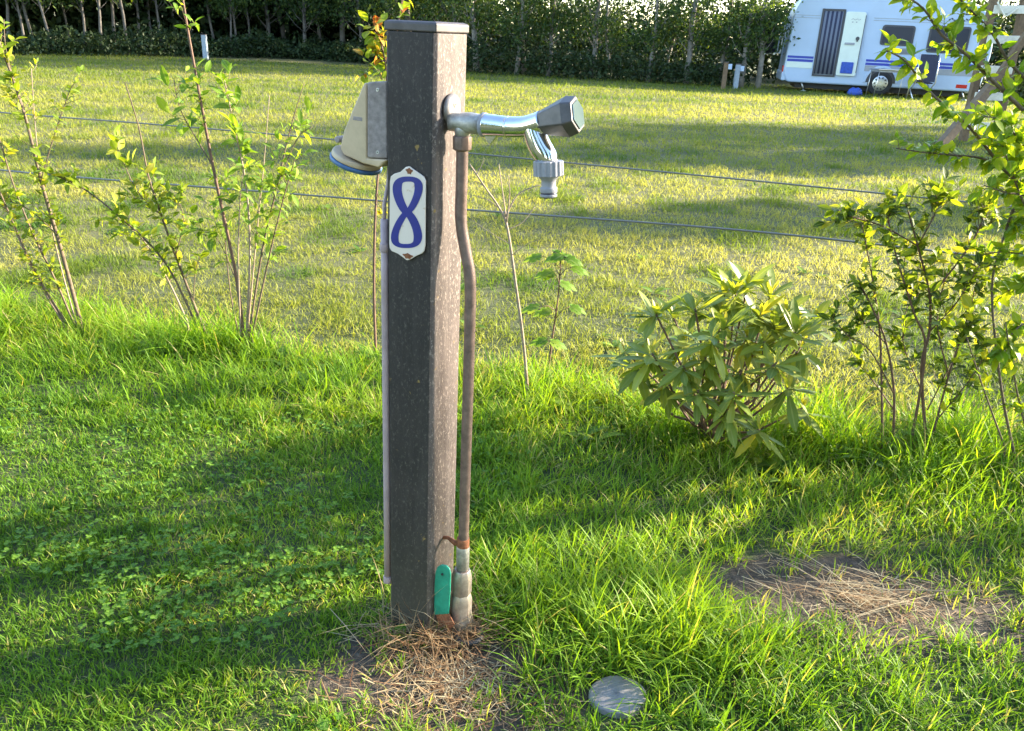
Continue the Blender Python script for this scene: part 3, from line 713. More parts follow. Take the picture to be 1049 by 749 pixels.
shrub('shrub', (250, 362), 'tall vase-shaped shrub with reddish main stem and lance-shaped leaves', 'shrub', [
    ([(250, 350), (243, 290), (232, 235), (218, 170), (205, 100), (194, 40), (184, -20)], .0, .0062, .003, 'redbark', .52, 1, 18, .75),
    ([(252, 352), (256, 260), (252, 190), (240, 130), (229, 78)], .08, .0042, .0015, 'twig', .55, 1, 13, 1.25),
    ([(255, 345), (268, 260), (284, 190), (298, 130), (312, 84)], .1, .004, .001, None, .3, .75, 16, .9),
    ([(253, 348), (262, 250), (270, 170), (276, 98)], .15, .003, .001, 'twig', .3, .7, 8, .9),
    ([(247, 350), (244, 270), (246, 205), (250, 170)], -.08, .0032, .0012, 'twig', .4, 1, 6, .9),
    ([(258, 345), (276, 262), (290, 205), (303, 160)], .0, .0035, .0012, None, .35, 1, 16, 1),
    ([(246, 350), (236, 300), (230, 240), (222, 180)], .1, .0028, .0012, None, .3, 1, 8, .9),
    ([(218, 170), (200, 140), (184, 110), (178, 80)], .05, .0022, .0012, None, .2, 1, 9, 1.3),
    ([(243, 290), (226, 250), (212, 235)], .05, .002, .001, None, .3, 1, 7, 1),
    ([(284, 190), (294, 165), (306, 140), (320, 130)], .03, .002, .001, None, .1, 1, 9, .9),
], 'weigela', (.056, .022, -.45, 1, True, .15, .3, 1), GS)
# reddish sapling behind the post
shrub('sapling', (385, 366), 'thin bare-stemmed sapling with turning leaves rising behind the post', 'sapling', [
    ([(385, 364), (383, 300), (384, 230), (388, 168), (396, 100), (394, 60), (384, 26)], .0, .005, .0018, 'redbark', .72, 1, 16, 1),
    ([(396, 100), (404, 50), (410, 12), (414, -14)], .02, .0025, .0012, 'redbark', .4, 1, 7, 1),
    ([(396, 100), (389, 74), (380, 70)], -.02, .0014, .001, 'redbark', .2, 1, 6, 1),
    ([(383, 190), (390, 205), (394, 212)], .0, .001, .0008, 'redbark', .5, 1, 1, .8),
], 'autumn', (.042, .027, -.25, 1, False, .1), None)
# bare twig sapling right of the post
shrub('bare_sapling', (541, 412), 'leafless grey twiggy sapling just right of the post', 'sapling', [
    ([(541, 410), (536, 350), (528, 290), (520, 235), (512, 214), (497, 192), (481, 168)], .0, .0052, .0018, 'twig', 0, 0, 0, 1),
    ([(520, 235), (516, 205), (511, 168)], .05, .0026, .001, 'twig', 0, 0, 0, 1),
    ([(519, 228), (522, 200), (521, 180)], -.03, .0022, .001, 'twig', 0, 0, 0, 1),
    ([(518, 222), (530, 200), (548, 191), (556, 190)], .03, .0022, .0008, 'twig', 0, 0, 0, 1),
    ([(512, 214), (500, 205), (484, 200)], .02, .0016, .0008, 'twig', 0, 0, 0, 1),
    ([(520, 235), (535, 228), (548, 212)], .04, .0014, .0007, 'twig', 0, 0, 0, 1),
    ([(497, 192), (488, 186), (480, 190)], .0, .0012, .0006, 'twig', 0, 0, 0, 1),
    ([(522, 250), (505, 240), (484, 226)], .05, .0012, .0006, 'twig', 0, 0, 0, 1),
    ([(524, 262), (540, 250), (552, 246)], -.04, .0011, .0006, 'twig', 0, 0, 0, 1),
    ([(488, 180), (494, 168), (496, 162)], .0, .001, .0006, 'twig', 0, 0, 0, 1),
], 'shrubleaf', (.03, .015), None)
# small lobed seedling
bp = gnd(562, 384); root = empty('seedling', bp, 'small red-stemmed seedling with broad lobed leaves right of the post', 'seedling')
pts = path3([(561, 384), (566, 345), (571, 310), (574, 275), (574, 255)], bp.y); stem(root, [pts[0] - Z * .03] + pts, .0035, .0015, M['redbark'])
lv = Leaves()
for (x, y, dx) in ((546, 262, -1), (558, 278, -1), (588, 264, 1), (594, 274, 1), (582, 290, 1), (544, 314, -1), (556, 318, -1), (592, 314, 1), (560, 280, -1), (584, 262, 1), (552, 348, -1), (572, 350, 1), (575, 258, 1), (568, 262, -1)):
    p = atY(x - dx * 8, y, bp.y + random.uniform(-.05, .05))
    for s in (-.7, 0, .7):
        lv.add(p, (dx * math.cos(s), math.sin(s) * .8, -.15), (random.gauss(0, .2), -.35, 1), (.07 * (1.1 if s == 0 else .8)), .048, -.3, random.uniform(.3, .9))
    kk = min(range(len(pts)), key=lambda i: abs(pts[i].z - p.z + .03)); stem(root, [pts[kk], (pts[kk] + p) / 2 + Z * .012, p], .0012, .0009, M['redbark'], 'leaf_stalk')
lv.build('foliage', M['weigela'], root, LOBE_PROF, .12)
# rhododendron
bp = gnd(728, 452); root = empty('rhododendron', bp, 'bushy rhododendron with drooping grey-green leathery leaves', 'shrub'); lv = Leaves()
ros = [(662, 345, .05), (712, 316, .0), (723, 366, -.14), (754, 300, .06), (780, 322, .02), (806, 318, .08), (783, 350, -.06), (808, 398, -.1), (680, 392, -.08), (766, 292, .12), (820, 356, .0), (778, 440, -.16), (742, 335, -.05), (700, 350, .1), (760, 380, -.1), (640, 360, .1), (834, 330, .12), (742, 295, .16), (690, 325, .14), (790, 300, .16), (745, 420, -.2), (655, 375, -.02), (672, 322, .0), (730, 345, -.18), (795, 372, -.16), (765, 345, .0), (822, 418, -.05), (700, 375, -.16), (738, 318, .05), (795, 335, -.02), (715, 400, -.2), (668, 362, -.12), (752, 402, -.22), (815, 340, -.06)]
for (x, y, dy) in ros:
    p = atY(x, y, bp.y + dy * 1.1)
    mid = (bp + p) / 2 + Vector((random.gauss(0, .02), random.gauss(0, .02), -.03 + .02 * random.random()))
    st = smooth([bp + Vector((random.gauss(0, .015), random.gauss(0, .015), -.02)), bp * .75 + p * .25 + Vector((0, 0, .0)), mid, p], 4)
    stem(root, st, (.0045), .0025, M['redbark'])
    k = random.randint(12, 17); a0 = random.uniform(0, 6.28); out = Vector((p.x - bp.x, p.y - bp.y, 0)) * .5
    for j in range(k):
        a = a0 + j * 2.4; e = random.choice([-1.3, -.8, -.45, -.15, .3]) if y > 340 else random.choice([-.4, .1, .5, .9, 1.4])
        d = Vector((math.cos(a), math.sin(a), e)) + out
        s = random.uniform(.7, 1.12)
        t_ = random.uniform(0, .9) if random.random() > .06 else 1
        lv.add(p - Z * random.uniform(0, .025), d, Vector((0, 0, 1)) + Vector((random.gauss(0, .15), random.gauss(0, .15), 0)) - d.normalized() * .3, .116 * s, .03 * s, -.22 * random.random(), t_)
    for j in range(3):
        a = random.uniform(0, 6.28); lv.add(p, (math.cos(a) * .4, math.sin(a) * .4, 1), (math.cos(a), math.sin(a), 0), .05, .012, .1, .95)
lv.build('foliage', M['rhodo'], root, LANCE_PROF, .18)
# right-hand shrub
shrub('shrub', (934, 466), 'open many-stemmed shrub with dark twigs right of the rhododendron', 'shrub', [
    ([(914, 460), (916, 404), (908, 352), (892, 312), (880, 290)], .0, .0042, .0015, 'redbark', .55, 1, 13, 1),
    ([(904, 456), (902, 352), (896, 300), (888, 255), (882, 225)], .08, .0035, .0012, 'redbark', .5, 1, 16, 1),
    ([(950, 465), (944, 380), (952, 340), (952, 300), (940, 252), (928, 208)], .0, .005, .0016, 'redbark', .45, 1, 26, 1),
    ([(932, 460), (948, 360), (936, 320), (918, 262), (908, 215)], -.06, .0042, .0014, 'redbark', .5, 1, 22, 1),
    ([(954, 452), (972, 384), (990, 330), (1000, 290)], .05, .0034, .0012, 'redbark', .4, 1, 20, 1),
    ([(953, 304), (988, 260), (1004, 232), (1008, 215)], .05, .003, .0012, 'redbark', .25, 1, 18, 1),
    ([(916, 404), (892, 360), (870, 345), (852, 325)], -.05, .002, .001, 'redbark', .35, 1, 12, .85),
    ([(908, 352), (885, 330), (868, 305)], .1, .002, .001, 'redbark', .3, 1, 12, .85),
    ([(940, 252), (955, 225), (962, 205)], .0, .002, .001, 'redbark', .1, 1, 12, 1),
    ([(940, 252), (905, 232), (872, 222), (862, 215)], .0, .002, .001, 'redbark', .2, 1, 16, 1),
    ([(972, 384), (960, 330), (970, 280), (984, 250)], .12, .0022, .001, 'redbark', .2, 1, 20, 1),
    ([(936, 320), (926, 280), (930, 245)], .1, .002, .001, 'redbark', .2, 1, 12, .9),
    ([(944, 400), (925, 350), (930, 310)], .12, .002, .001, 'redbark', .2, 1, 12, 1),
    ([(950, 420), (975, 370), (985, 340)], .15, .002, .001, 'redbark', .2, 1, 14, 1),
    ([(916, 420), (890, 385), (875, 370)], .1, .002, .001, 'redbark', .3, 1, 9, .9),
    ([(960, 430), (1000, 380), (1012, 350)], .0, .002, .001, 'redbark', .2, 1, 14, 1),
    ([(952, 340), (980, 310), (1004, 270)], -.08, .002, .001, 'redbark', .2, 1, 14, 1),
], 'oliveleaf', (.042, .022, -.25, 1, True, .15), GS, 'redbark', LEAF_PROF, .25, 2.1)
# bright leafy tree reaching in from the right edge
BT = (1085, 486)
shrub('young_tree', BT, 'young tree with arching branches of broad backlit leaves at the right edge', 'tree', [
    ([(1085, 480), (1078, 380), (1072, 280), (1066, 200), (1072, 130), (1080, 60), (1085, 0)], .05, .011, .006, 'bark', .55, 1, 40, 1),
    ([(1068, 205), (1048, 190), (1026, 171), (1005, 144), (984, 121), (952, 94), (928, 63), (908, 52)], -.15, .005, .0015, None, .15, 1, 30, 1),
    ([(1066, 130), (1040, 105), (1014, 80), (990, 56), (964, 35), (946, 9), (922, -8)], -.1, .005, .0015, None, .1, 1, 34, 1),
    ([(1023, 171), (1005, 162), (976, 159), (946, 156), (918, 152)], -.1, .003, .0012, None, .0, 1, 20, .9),
    ([(1066, 95), (1035, 65), (1017, 35), (999, 15), (976, -8)], -.05, .004, .0015, None, .1, 1, 24, 1),
    ([(1068, 205), (1050, 200), (1030, 197), (1008, 190)], -.1, .003, .0012, None, .1, 1, 12, 1),
    ([(1068, 170), (1045, 145), (1030, 125), (1015, 120)], -.2, .003, .0012, None, .1, 1, 20, 1),
    ([(1072, 260), (1055, 235), (1040, 212), (1030, 235)], .0, .003, .0012, None, .1, 1, 12, 1),
    ([(1074, 300), (1050, 290), (1030, 300), (1014, 320)], .1, .003, .0012, None, .2, 1, 12, 1.1),
    ([(1040, 470), (1026, 400), (1016, 300), (1026, 250), (1040, 212)], .0, .004, .0018, None, .45, 1, 16, .9),
    ([(1030, 460), (1008, 400), (990, 345)], .0, .003, .0014, None, .5, 1, 8, .9),
    ([(1060, 470), (1046, 420), (1036, 370), (1030, 330)], -.1, .003, .0014, None, .3, 1, 12, 1.2),
    ([(1072, 200), (1110, 160), (1150, 90), (1170, 30)], .1, .005, .0015, None, .1, 1, 50, 1.1),
    ([(1076, 260), (1120, 230), (1170, 180), (1210, 150)], .2, .005, .0015, None, .1, 1, 50, 1.1),
    ([(1080, 80), (1100, 20), (1120, -60), (1110, -140)], .1, .005, .0015, None, .1, 1, 40, 1.1),
    ([(1082, 380), (1120, 330), (1170, 300)], .1, .005, .0015, None, .1, 1, 36, 1.1),
    ([(1070, 240), (1052, 215), (1034, 170), (1028, 150)], -.12, .003, .0012, None, .1, 1, 22, 1),
    ([(1072, 280), (1050, 262), (1026, 258), (1006, 262)], .06, .003, .0012, None, .1, 1, 18, 1),
    ([(1068, 180), (1050, 160), (1036, 140), (1018, 148)], .12, .003, .0012, None, .1, 1, 20, 1),
    ([(1074, 330), (1052, 330), (1034, 345), (1024, 362)], -.08, .003, .0012, None, .1, 1, 14, 1.2),
    ([(1078, 380), (1110, 300), (1150, 240), (1200, 215)], -.12, .005, .0015, None, .1, 1, 40, 1.1),
    ([(1080, 420), (1130, 390), (1180, 370), (1230, 350)], -.05, .005, .0015, None, .1, 1, 36, 1.1),
    ([(1074, 300), (1120, 200), (1160, 140), (1200, 60)], -.02, .005, .0015, None, .1, 1, 40, 1.1),
    ([(1080, 60), (1130, 30), (1190, 20), (1240, 40)], -.08, .005, .0015, None, .1, 1, 36, 1.1),
], 'brightleaf', (.041, .024, -.3, 1, True, -.05, .3, 1), None, 'bark', LEAF_PROF, .15, 1.5, .75)

# ------------------------------------------------------------------ trees
def tree_mesh(seed, hgt, r0, c0, cw, nleaf, ls, clump):
    """trunk mesh and crown leaf arrays for one kind, foot at the origin"""
    rs = random.Random(seed); nr_ = np.random.default_rng(seed)
    tb_ = MB(); pts = [Vector((0, 0, -.2))]; x = y = 0
    for k in range(1, 9):
        x += rs.gauss(0, .05); y += rs.gauss(0, .05); pts.append(Vector((x, y, hgt * .92 * k / 8)))
    tb_.tube(pts, [r0 * (1.25 if i == 0 else 1) * (1 - .85 * i / 8) + .006 for i in range(9)], 9)
    cents = []
    for k in range(clump):
        z = c0 + (hgt - c0) * ((k + rs.random()) / clump) ** 1.6; t = (z - c0) / (hgt - c0)
        kk = min(int(z / hgt * 8 / .92), 7); base = pts[kk].lerp(pts[kk + 1], .5); base = Vector((base.x, base.y, max(.9, z - cw * .6)))
        a = rs.uniform(0, 6.28); rad_ = cw * rs.uniform(.35, 1) * (math.sin(math.pi * min(.95, .18 + .8 * t)) ** .7)
        tip = Vector((base.x + rad_ * math.cos(a), base.y + rad_ * math.sin(a), z))
        tb_.tube([base, base.lerp(tip, .5) + Vector((0, 0, -.08)), tip], [r0 * .3 * (1 - t * .7), r0 * .18 * (1 - t * .7), .006], 5)
        cents.append((tip, rs.uniform(.22, .5) * cw))
    P = []; per = nleaf // clump
    for c, s in cents: P.append(np.array(c) + nr_.normal(0, 1, (per, 3)) * np.array([s * .6, s * .6, s * .5]))
    P = np.concatenate(P); n = len(P)
    D = nr_.normal(0, 1, (n, 3)); D[:, 2] -= .4; N = nr_.normal(0, 1, (n, 3)); N[:, 2] += .8
    return tb_, (P, D, N, nr_.uniform(.6, 1.2, n) * ls, nr_.uniform(.35, .6, n) * ls, np.full(n, -.2), nr_.random(n))
kinds = {}
def tree(kind, loc, rz, s, label, group, bark, leafm, name='tree'):
    root = empty(name, loc, label, 'tree', group, rz); root.scale = (s, s, s); root.rotation_euler = (random.gauss(0, .045), random.gauss(0, .045), rz)
    if kind not in kinds:
        tb_, cr = tree_mesh(*KIND[kind])
        t = tb_.build('trunk', M[bark], None); c = ribbons('crown', M[leafm], *cr, QUAD_PROF)
        kinds[kind] = (t.data, c.data); 
        for o in (t, c): o.parent = root
    else:
        for nm, me in zip(('trunk', 'crown'), kinds[kind]):
            o = bpy.data.objects.new(nm, me); C.objects.link(o); o.parent = root
    return root
KIND = {0: (101, 7.0, .065, 1.3, 1.0, 3800, .115, 26), 1: (102, 6.4, .055, 1.15, .9, 3400, .115, 24), 2: (103, 7.4, .08, 1.45, 1.15, 3800, .12, 26),
        3: (104, 9.5, .036, 1.8, 1.0, 3200, .14, 34), 4: (105, 9.0, .07, 1.6, 1.2, 3600, .14, 34), 5: (106, 7.0, .16, 1.2, 1.5, 12000, .22, 60), 6: (107, 6.2, .1, 1.5, 1.8, 520, .15, 16)}
ordn = ['first', 'second', 'third', 'fourth', 'fifth', 'sixth', 'seventh', 'eighth', 'ninth', 'tenth', 'eleventh', 'twelfth', 'thirteenth', 'fourteenth', 'fifteenth', 'sixteenth', 'seventeenth', 'eighteenth', 'nineteenth', 'twentieth']
def edgey(x): return float(np.interp(x, [-200, 0, 250, 300, 390, 478, 642, 840, 1049, 1300], [55, 57, 60, 61, 67, 76, 85, 95, 106, 118]))
rightx = [491, 529, 543, 567, 603, 628, 657, 683, 707, 731, 757, 779]
for i, x in enumerate(rightx):
    p = gnd(x + random.uniform(-6, 6), edgey(x) - random.uniform(.3, 3)); k = random.randrange(3)
    tree(k, (p.x, p.y, 0), random.uniform(0, 6.28), random.uniform(.85, 1.1), 'young pale-trunked tree, %s to the right of the post along the hedge' % ordn[i], 'young trees along the far hedge', 'palebark', 'darkleaf')
for i, x in enumerate([806, 838, 866, 900, 930, 962, 1000, 1035, 1075]):
    p = gnd(x, edgey(x) - random.uniform(6, 8)); p = Vector((p.x, p.y, 0)) * 1.13
    tree(i % 3, (p.x, p.y, 0), random.uniform(0, 6.28), random.uniform(.85, 1.1), 'young tree behind the caravan, %s from its rear end' % ordn[i], 'young trees along the far hedge', 'palebark', 'darkleaf')
leftx = [-30, 8, 27, 38, 56, 74, 88, 104, 118, 131, 143, 158, 168, 182, 196, 223, 236, 244, 257, 276, 294, 312, 330, 351, 372, 395, 420, 450, 470]
seen = [x for x in leftx if 0 < x < 400]
for i, x in enumerate(leftx):
    p = gnd(x, edgey(x) - random.uniform(1.5, 5)); k = 3 if x < 270 else 4
    lb = 'slender trunk at the edge of the dark wood, %s from the left' % (ordn[seen.index(x)] if x in seen and seen.index(x) < 20 else '')
    if x in seen and seen.index(x) >= 20: lb = 'stout trunk at the edge of the dark wood, %s to the left of the post' % ordn[len(seen) - 1 - seen.index(x)]
    if x not in seen: lb = 'tree at the end of the dark wood, %s' % ('beyond the left edge' if x < 0 else 'behind the head of the post' )
    tree(k, (p.x, p.y, 0), random.uniform(0, 6.28), random.uniform(.85, 1.15) * (1.25 if x in (294, 351) else 1), lb, 'trunks along the edge of the dark wood', 'woodbark', 'darkleaf')
# trees off to the right whose shadows lie across the meadow
for i, (x, y, s) in enumerate(((13.5, 13.2, .85), (12.5, 9.3, .6), (19, 17, 1.0))):
    tree(5, (x, y, 0), i * 2.0, s, 'broad tree standing in the meadow beyond the right edge, %s' % ('nearest the climbing frame', 'closest to the fence', 'farthest away')[i], 'trees beyond the right edge', 'bark', 'darkleaf')
tree(6, (9.2, 4.15, 0), 1.0, 1.0, 'light-crowned tree beyond the right edge in line with the bare patch', 'trees beyond the right edge', 'bark', 'darkleaf')
for i, (x, y, s) in enumerate(((-9, -6, 1.1), (-3.5, -8, 1.25), (2.5, -8.5, 1.15), (8, -6.5, 1.2))):  # trees added out of view to darken the post front and chrome reflections
    tree(5, (x, y, 0), i * 1.7, s, 'unseen broad tree added behind the viewpoint to cut sky light, %s along its row' % ordn[i], 'unseen trees added behind the viewpoint', 'bark', 'darkleaf')
# deep wood behind the left trunks and undergrowth at their feet
def mass(name, label, cat, n, xs, depth, hfun, ls, mat):
    x = rng.uniform(xs[0], xs[1], n)
    gy = np.array([gnd(a, edgey(a)).y for a in range(-200, 1301, 20)]); gx = np.array([gnd(a, edgey(a)).x for a in range(-200, 1301, 20)])
    y = np.interp(x, gx, gy) + rng.uniform(depth[0], depth[1], n)
    cr_ = gnd(893, 98); k = ~((x > cr_.x - 3.2) & (x < cr_.x + 3.4) & (y < cr_.y + 3.0))
    x, y = x[k], y[k]; n = len(x)
    hh = hfun(x, y); z = hh * rng.random(n) ** .8
    D = rng.normal(0, 1, (n, 3)); N = rng.normal(0, 1, (n, 3)); N[:, 2] += .7
    o = ribbons(name, mat, np.stack([x, y, z], -1), D, N, rng.uniform(.6, 1.3, n) * ls, rng.uniform(.35, .7, n) * ls, -.2, rng.random(n), QUAD_PROF)
    tag(o, label, cat, kind='stuff')
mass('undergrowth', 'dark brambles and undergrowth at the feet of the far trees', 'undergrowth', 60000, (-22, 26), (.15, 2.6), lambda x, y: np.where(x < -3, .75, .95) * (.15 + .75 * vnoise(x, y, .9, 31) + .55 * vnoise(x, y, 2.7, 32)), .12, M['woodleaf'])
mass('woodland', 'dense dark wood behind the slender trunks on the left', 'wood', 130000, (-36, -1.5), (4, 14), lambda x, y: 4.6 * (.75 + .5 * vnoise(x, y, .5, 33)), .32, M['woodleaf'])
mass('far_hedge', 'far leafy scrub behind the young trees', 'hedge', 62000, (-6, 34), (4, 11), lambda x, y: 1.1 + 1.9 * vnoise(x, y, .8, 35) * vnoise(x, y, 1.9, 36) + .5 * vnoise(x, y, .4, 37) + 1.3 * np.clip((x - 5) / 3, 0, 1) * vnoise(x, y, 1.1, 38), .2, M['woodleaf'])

# ------------------------------------------------------------------ caravan
CVY = gnd(893, 98).y
def cv(zx, zy, off=0.0): return atY(740 + zx / 3.395, zy / 3.395, CVY - off)
car = empty('caravan', cv(540, 330), 'white touring caravan with blue stripe and open door in front of the trees', 'caravan')
wl = cv(213, 240).x; wr = cv(897, 190).x
zb = cv(430, 295).z; zt = 2.52
WD = 2.15
def rnd(poly, r, n=5):
    out = []
    k = len(poly)
    for i in range(k):
        p = Vector(poly[i]); a = Vector(poly[i - 1]); b2 = Vector(poly[(i + 1) % k]); ri = r[i] if hasattr(r, '__len__') else r
        da = (a - p); db = (b2 - p); l = min(ri, da.length * .49, db.length * .49); pa = p + da.normalized() * l; pb = p + db.normalized() * l
        for j in range(n + 1):
            t = j / n; out.append(pa * (1 - t) ** 2 + p * 2 * t * (1 - t) + pb * t * t)
    return out
prof3 = [(wl + .12, 0, zb - .02), (wl, 0, zb + .22), (wl + .02, 0, .95), (wl + .06, 0, 2.1), (wl + .3, 0, zt), (wr - 1.15, 0, zt + .03), (wr - .25, 0, 2.28), (wr, 0, 1.35), (wr - .1, 0, zb + .12), (wr - .3, 0, zb - .02)]
rp = rnd(prof3, [.1, .1, .3, .5, .3, .5, .5, .3, .1, .1])
wx = cv(533, 303).x; wz = .33
s_ = MB()
s_.prism([Vector((p.x, CVY, p.z)) for p in rp], (0, WD, 0)); s_.build('body', M['white'], car, .05, 4)
s_ = MB()                                  # wheel arch and skirt
s_.prism([Vector((wx + .39 * math.cos(t), CVY - .012, max(zb - .015, .34 + .39 * math.sin(t)))) for t in [math.pi * k / 16 for k in range(17)]], (0, .05, 0)); s_.build('wheel_arch', M['frame'], car, .01)
s_ = MB(); arch = []
for rr_ in (.45, .39): arch.append([Vector((wx + rr_ * math.cos(t), CVY - .025, max(zb - .015, .34 + rr_ * math.sin(t)))) for t in [math.pi * k / 16 for k in range(17)]])
s_.prism(arch[0] + arch[1][::-1], (0, .06, 0)); s_.build('arch_trim', M['white'], car, .006)
s_ = MB(); s_.box(((wl + wr) / 2, CVY + WD / 2, zb - .1), ((wr - wl) / 2 - .4, 0, 0), (0, WD / 2 - .25, 0), (0, 0, .07)); s_.build('chassis', M['black'], car, .01)
def wheel(y):
    w = MB(); w.tube([(wx, y, wz), (wx, y + .02, wz), (wx, y + .16, wz), (wx, y + .18, wz)], [.27, .325, .325, .27], 36); wo = w.build('wheel', M['tyre'], car, .02, 3)
    h = MB(); h.tube([(wx, y - .012, wz), (wx, y - .006, wz), (wx, y + .01, wz)], [.05, .19, .215], 30)
    h.build('hubcap', M['alu'], wo)
    h = MB()
    for k in range(10):
        a = k * math.pi / 5; c = Vector((wx + .15 * math.cos(a), y - .0085, wz + .15 * math.sin(a))); h.box(c, (.022 * math.cos(a), 0, .022 * math.sin(a)), (-.016 * math.sin(a), 0, .016 * math.cos(a)), (0, .004, 0))
    h.build('rim_slots', M['black'], wo)
wheel(CVY - .035); wheel(CVY + WD - .2)
def panel(name, corners, off, thick, mat, parent=car, r=.0, bev=.006):
    pts = [Vector(p) for p in corners]
    if r: pts = rnd(pts, r)
    return MB().prism([Vector((p.x, CVY - off, p.z)) for p in pts], (0, thick, 0)).build(name, mat, parent, bev)
def rect(x0, z0, x1, z1): return [(x0, 0, z0), (x1, 0, z0), (x1, 0, z1), (x0, 0, z1)]
# blue stripes and grey band
zs = (cv(270, 202).z + cv(760, 228).z) / 2
dx0, dx1 = cv(318, 200).x, cv(470, 200).x
for (a, b2) in ((wl + .06, dx0 - .02), (cv(490, 215).x, wr - .06)):
    panel('stripe', rect(a, zs + .0, b2, zs + .06), .004, .006, M['caravanblue'], bev=0); panel('stripe', rect(a, zs - .09, b2, zs - .025), .004, .006, M['caravanblue'], bev=0)
    panel('grey_band', rect(a, zs - .25, b2, zs - .1), .005, .007, M['caravangrey'] if a > dx0 else M['doorleaf'], bev=0)
    for zz in (1.98, 1.92): panel('trim_line', rect(a, zz, b2, zz + .012), .008, .01, M['caravangrey'], bev=.003)
# doorway with striped curtain, door folded open on the wall
dz0, dz1 = .48, 2.12
ox0, ox1 = cv(334, 150).x, cv(400, 150).x
fr = MB()
for (a, b2, c2, d2) in ((ox0 - .05, dz0 - .05, ox0, dz1 + .05), (ox1, dz0 - .05, ox1 + .05, dz1 + .05), (ox0, dz1, ox1, dz1 + .05), (ox0, dz0 - .05, ox1, dz0)):
    fr.prism([Vector((p[0], CVY - .03, p[2])) for p in rect(a, b2, c2, d2)], (0, .04, 0))
fr.build('door_frame', M['frame'], car, .004)
cu = MB(); ns = 18
for k in range(ns):
    x0 = ox0 + (ox1 - ox0) * k / ns; x1 = ox0 + (ox1 - ox0) * (k + 1) / ns
    cu.tube([((x0 + x1) / 2, CVY - .008 - .004 * (k % 2), dz0 + .01), ((x0 + x1) / 2, CVY - .008, dz1 - .005)], (x1 - x0) * .55, 8, 1 if k % 4 in (1, 2) else 0)
cu.build('curtain', [M['curtain_dark'], M['curtain_light']], car)
lx0, lx1 = ox1 + .06, ox1 + .06 + .52
door = panel('door', rect(lx0, dz0, lx1, dz1), .075, .045, M['doorleaf'], r=.06, bev=.01)
panel('door_edge', rect(lx1 - .012, dz0 + .08, lx1 + .006, dz1 - .08), .08, .05, M['frame'], door)
panel('pocket', rect(lx0 + .1, dz0 + .06, lx0 + .42, dz0 + .36), .1, .025, M['bluebag'], door, .03)
panel('grab_rail', rect(lx0 + .09, dz0 + .8, lx0 + .35, dz0 + .86), .1, .025, M['caravangrey'], door, .02)
hh = MB(); hh.tube([(lx1 - .12, CVY - .075, 1.45), (lx1 - .12, CVY - .1, 1.45)], .05, 16); hh.box((lx1 - .12, CVY - .1, 1.42), (.02, 0, 0), (0, .012, 0), (0, 0, .05)); hh.build('handle', M['frame'], door, .006)
mk = MB()
for k in range(7): mk.box((lx0 + .17 + .035 * k, CVY - .0768, 1.93 + .012 * math.sin(k * 2.1)), (.015, 0, .008 * math.cos(k * 1.7)), (0, .001, 0), (0, 0, .008))
for k in range(2): mk.box((lx0 + .2 + .1 * k, CVY - .0768, 1.86), (.018, 0, 0), (0, .001, 0), (0, 0, .012))
mk.build('emblem', M['caravangrey'], door)
# windows
def window(x0, z0, x1, z1):
    w = panel('window', rect(x0, z0, x1, z1), .03, .04, M['frame'], r=.09, bev=.008); panel('pane', rect(x0 + .045, z0 + .045, x1 - .045, z1 - .045), .036, .01, M['tint'], w, .06, .004)
a, b2 = cv(535, 156), cv(657, 90); window(a.x, a.z, b2.x, b2.z)
a, b2 = cv(684, 181), cv(836, 94); window(a.x, a.z, b2.x, b2.z)
a, b2 = cv(577, 188), cv(647, 168); vv = panel('vent', rect(a.x, a.z, b2.x, b2.z), .012, .016, M['caravangrey'], r=.02)
for k in range(4): panel('louvre', rect(a.x + .03, a.z + .025 + k * .03, b2.x - .03, a.z + .037 + k * .03), .018, .008, M['frame'], vv, bev=0)
a, b2 = cv(265, 238), cv(308, 224); panel('service_hatch', rect(a.x, a.z, b2.x, b2.z), .01, .014, M['doorleaf'], r=.02); 
a, b2 = cv(780, 303), cv(818, 292); panel('reflector', rect(a.x, a.z, b2.x, b2.z), .01, .014, M['red'], r=.01)
# marks near the front top
mk = MB(); a = cv(765, 68)
for k in range(9): mk.box((a.x + .06 * k, CVY - .004, a.z + .02 * math.sin(k * 1.9)), (.024, 0, .012 * math.cos(k * 2.3)), (0, .002, 0), (0, 0, .014 + .006 * (k % 2)))
mk.build('emblem', M['frame'], car)
# tail: lamp, bumper, ladder-like rack
s_ = MB(); s_.box((wl + .015, CVY + .12, zb + .3), (.045, 0, 0), (0, .07, 0), (0, 0, .11)); s_.build('tail_light', M['red'], car, .015)
s_ = MB(); s_.box((wl + .03, CVY + WD / 2, zb + .13), (.06, 0, 0), (0, WD / 2 - .02, 0), (0, 0, .12)); s_.build('bumper', M['white'], car, .03)
s_ = MB()
for yy in (.35, 1.5):
    s_.tube([(wl + .02, CVY + yy, 1.95), (wl - .1, CVY + yy, 1.85), (wl - .14, CVY + yy, .98), (wl - .55, CVY + yy, .94)], .022, 10)
for zz, xx in ((1.85, -.1), (1.4, -.12), (.98, -.14)): s_.tube([(wl + xx, CVY + .35, zz), (wl + xx, CVY + 1.5, zz)], .018, 8)
s_.tube([(wl - .55, CVY + .3, .94), (wl - .55, CVY + 1.55, .94)], .02, 8); s_.tube([(wl - .3, CVY + .3, .955), (wl - .3, CVY + 1.55, .955)], .03, 8)
s_.build('bicycle_rack', M['alu'], car)
for xx in (wl + .55, wr - .5):
    s_ = MB(); s_.tube([(xx, CVY + .12, zb), (xx + .1, CVY + .12, .02)], .022, 8); s_.tube([(xx + .03, CVY + .12, .012), (xx + .17, CVY + .12, .012)], .02, 8); s_.build('steady_leg', M['alu'], car)
s_ = MB()                                   # drawbar and jockey wheel at the front
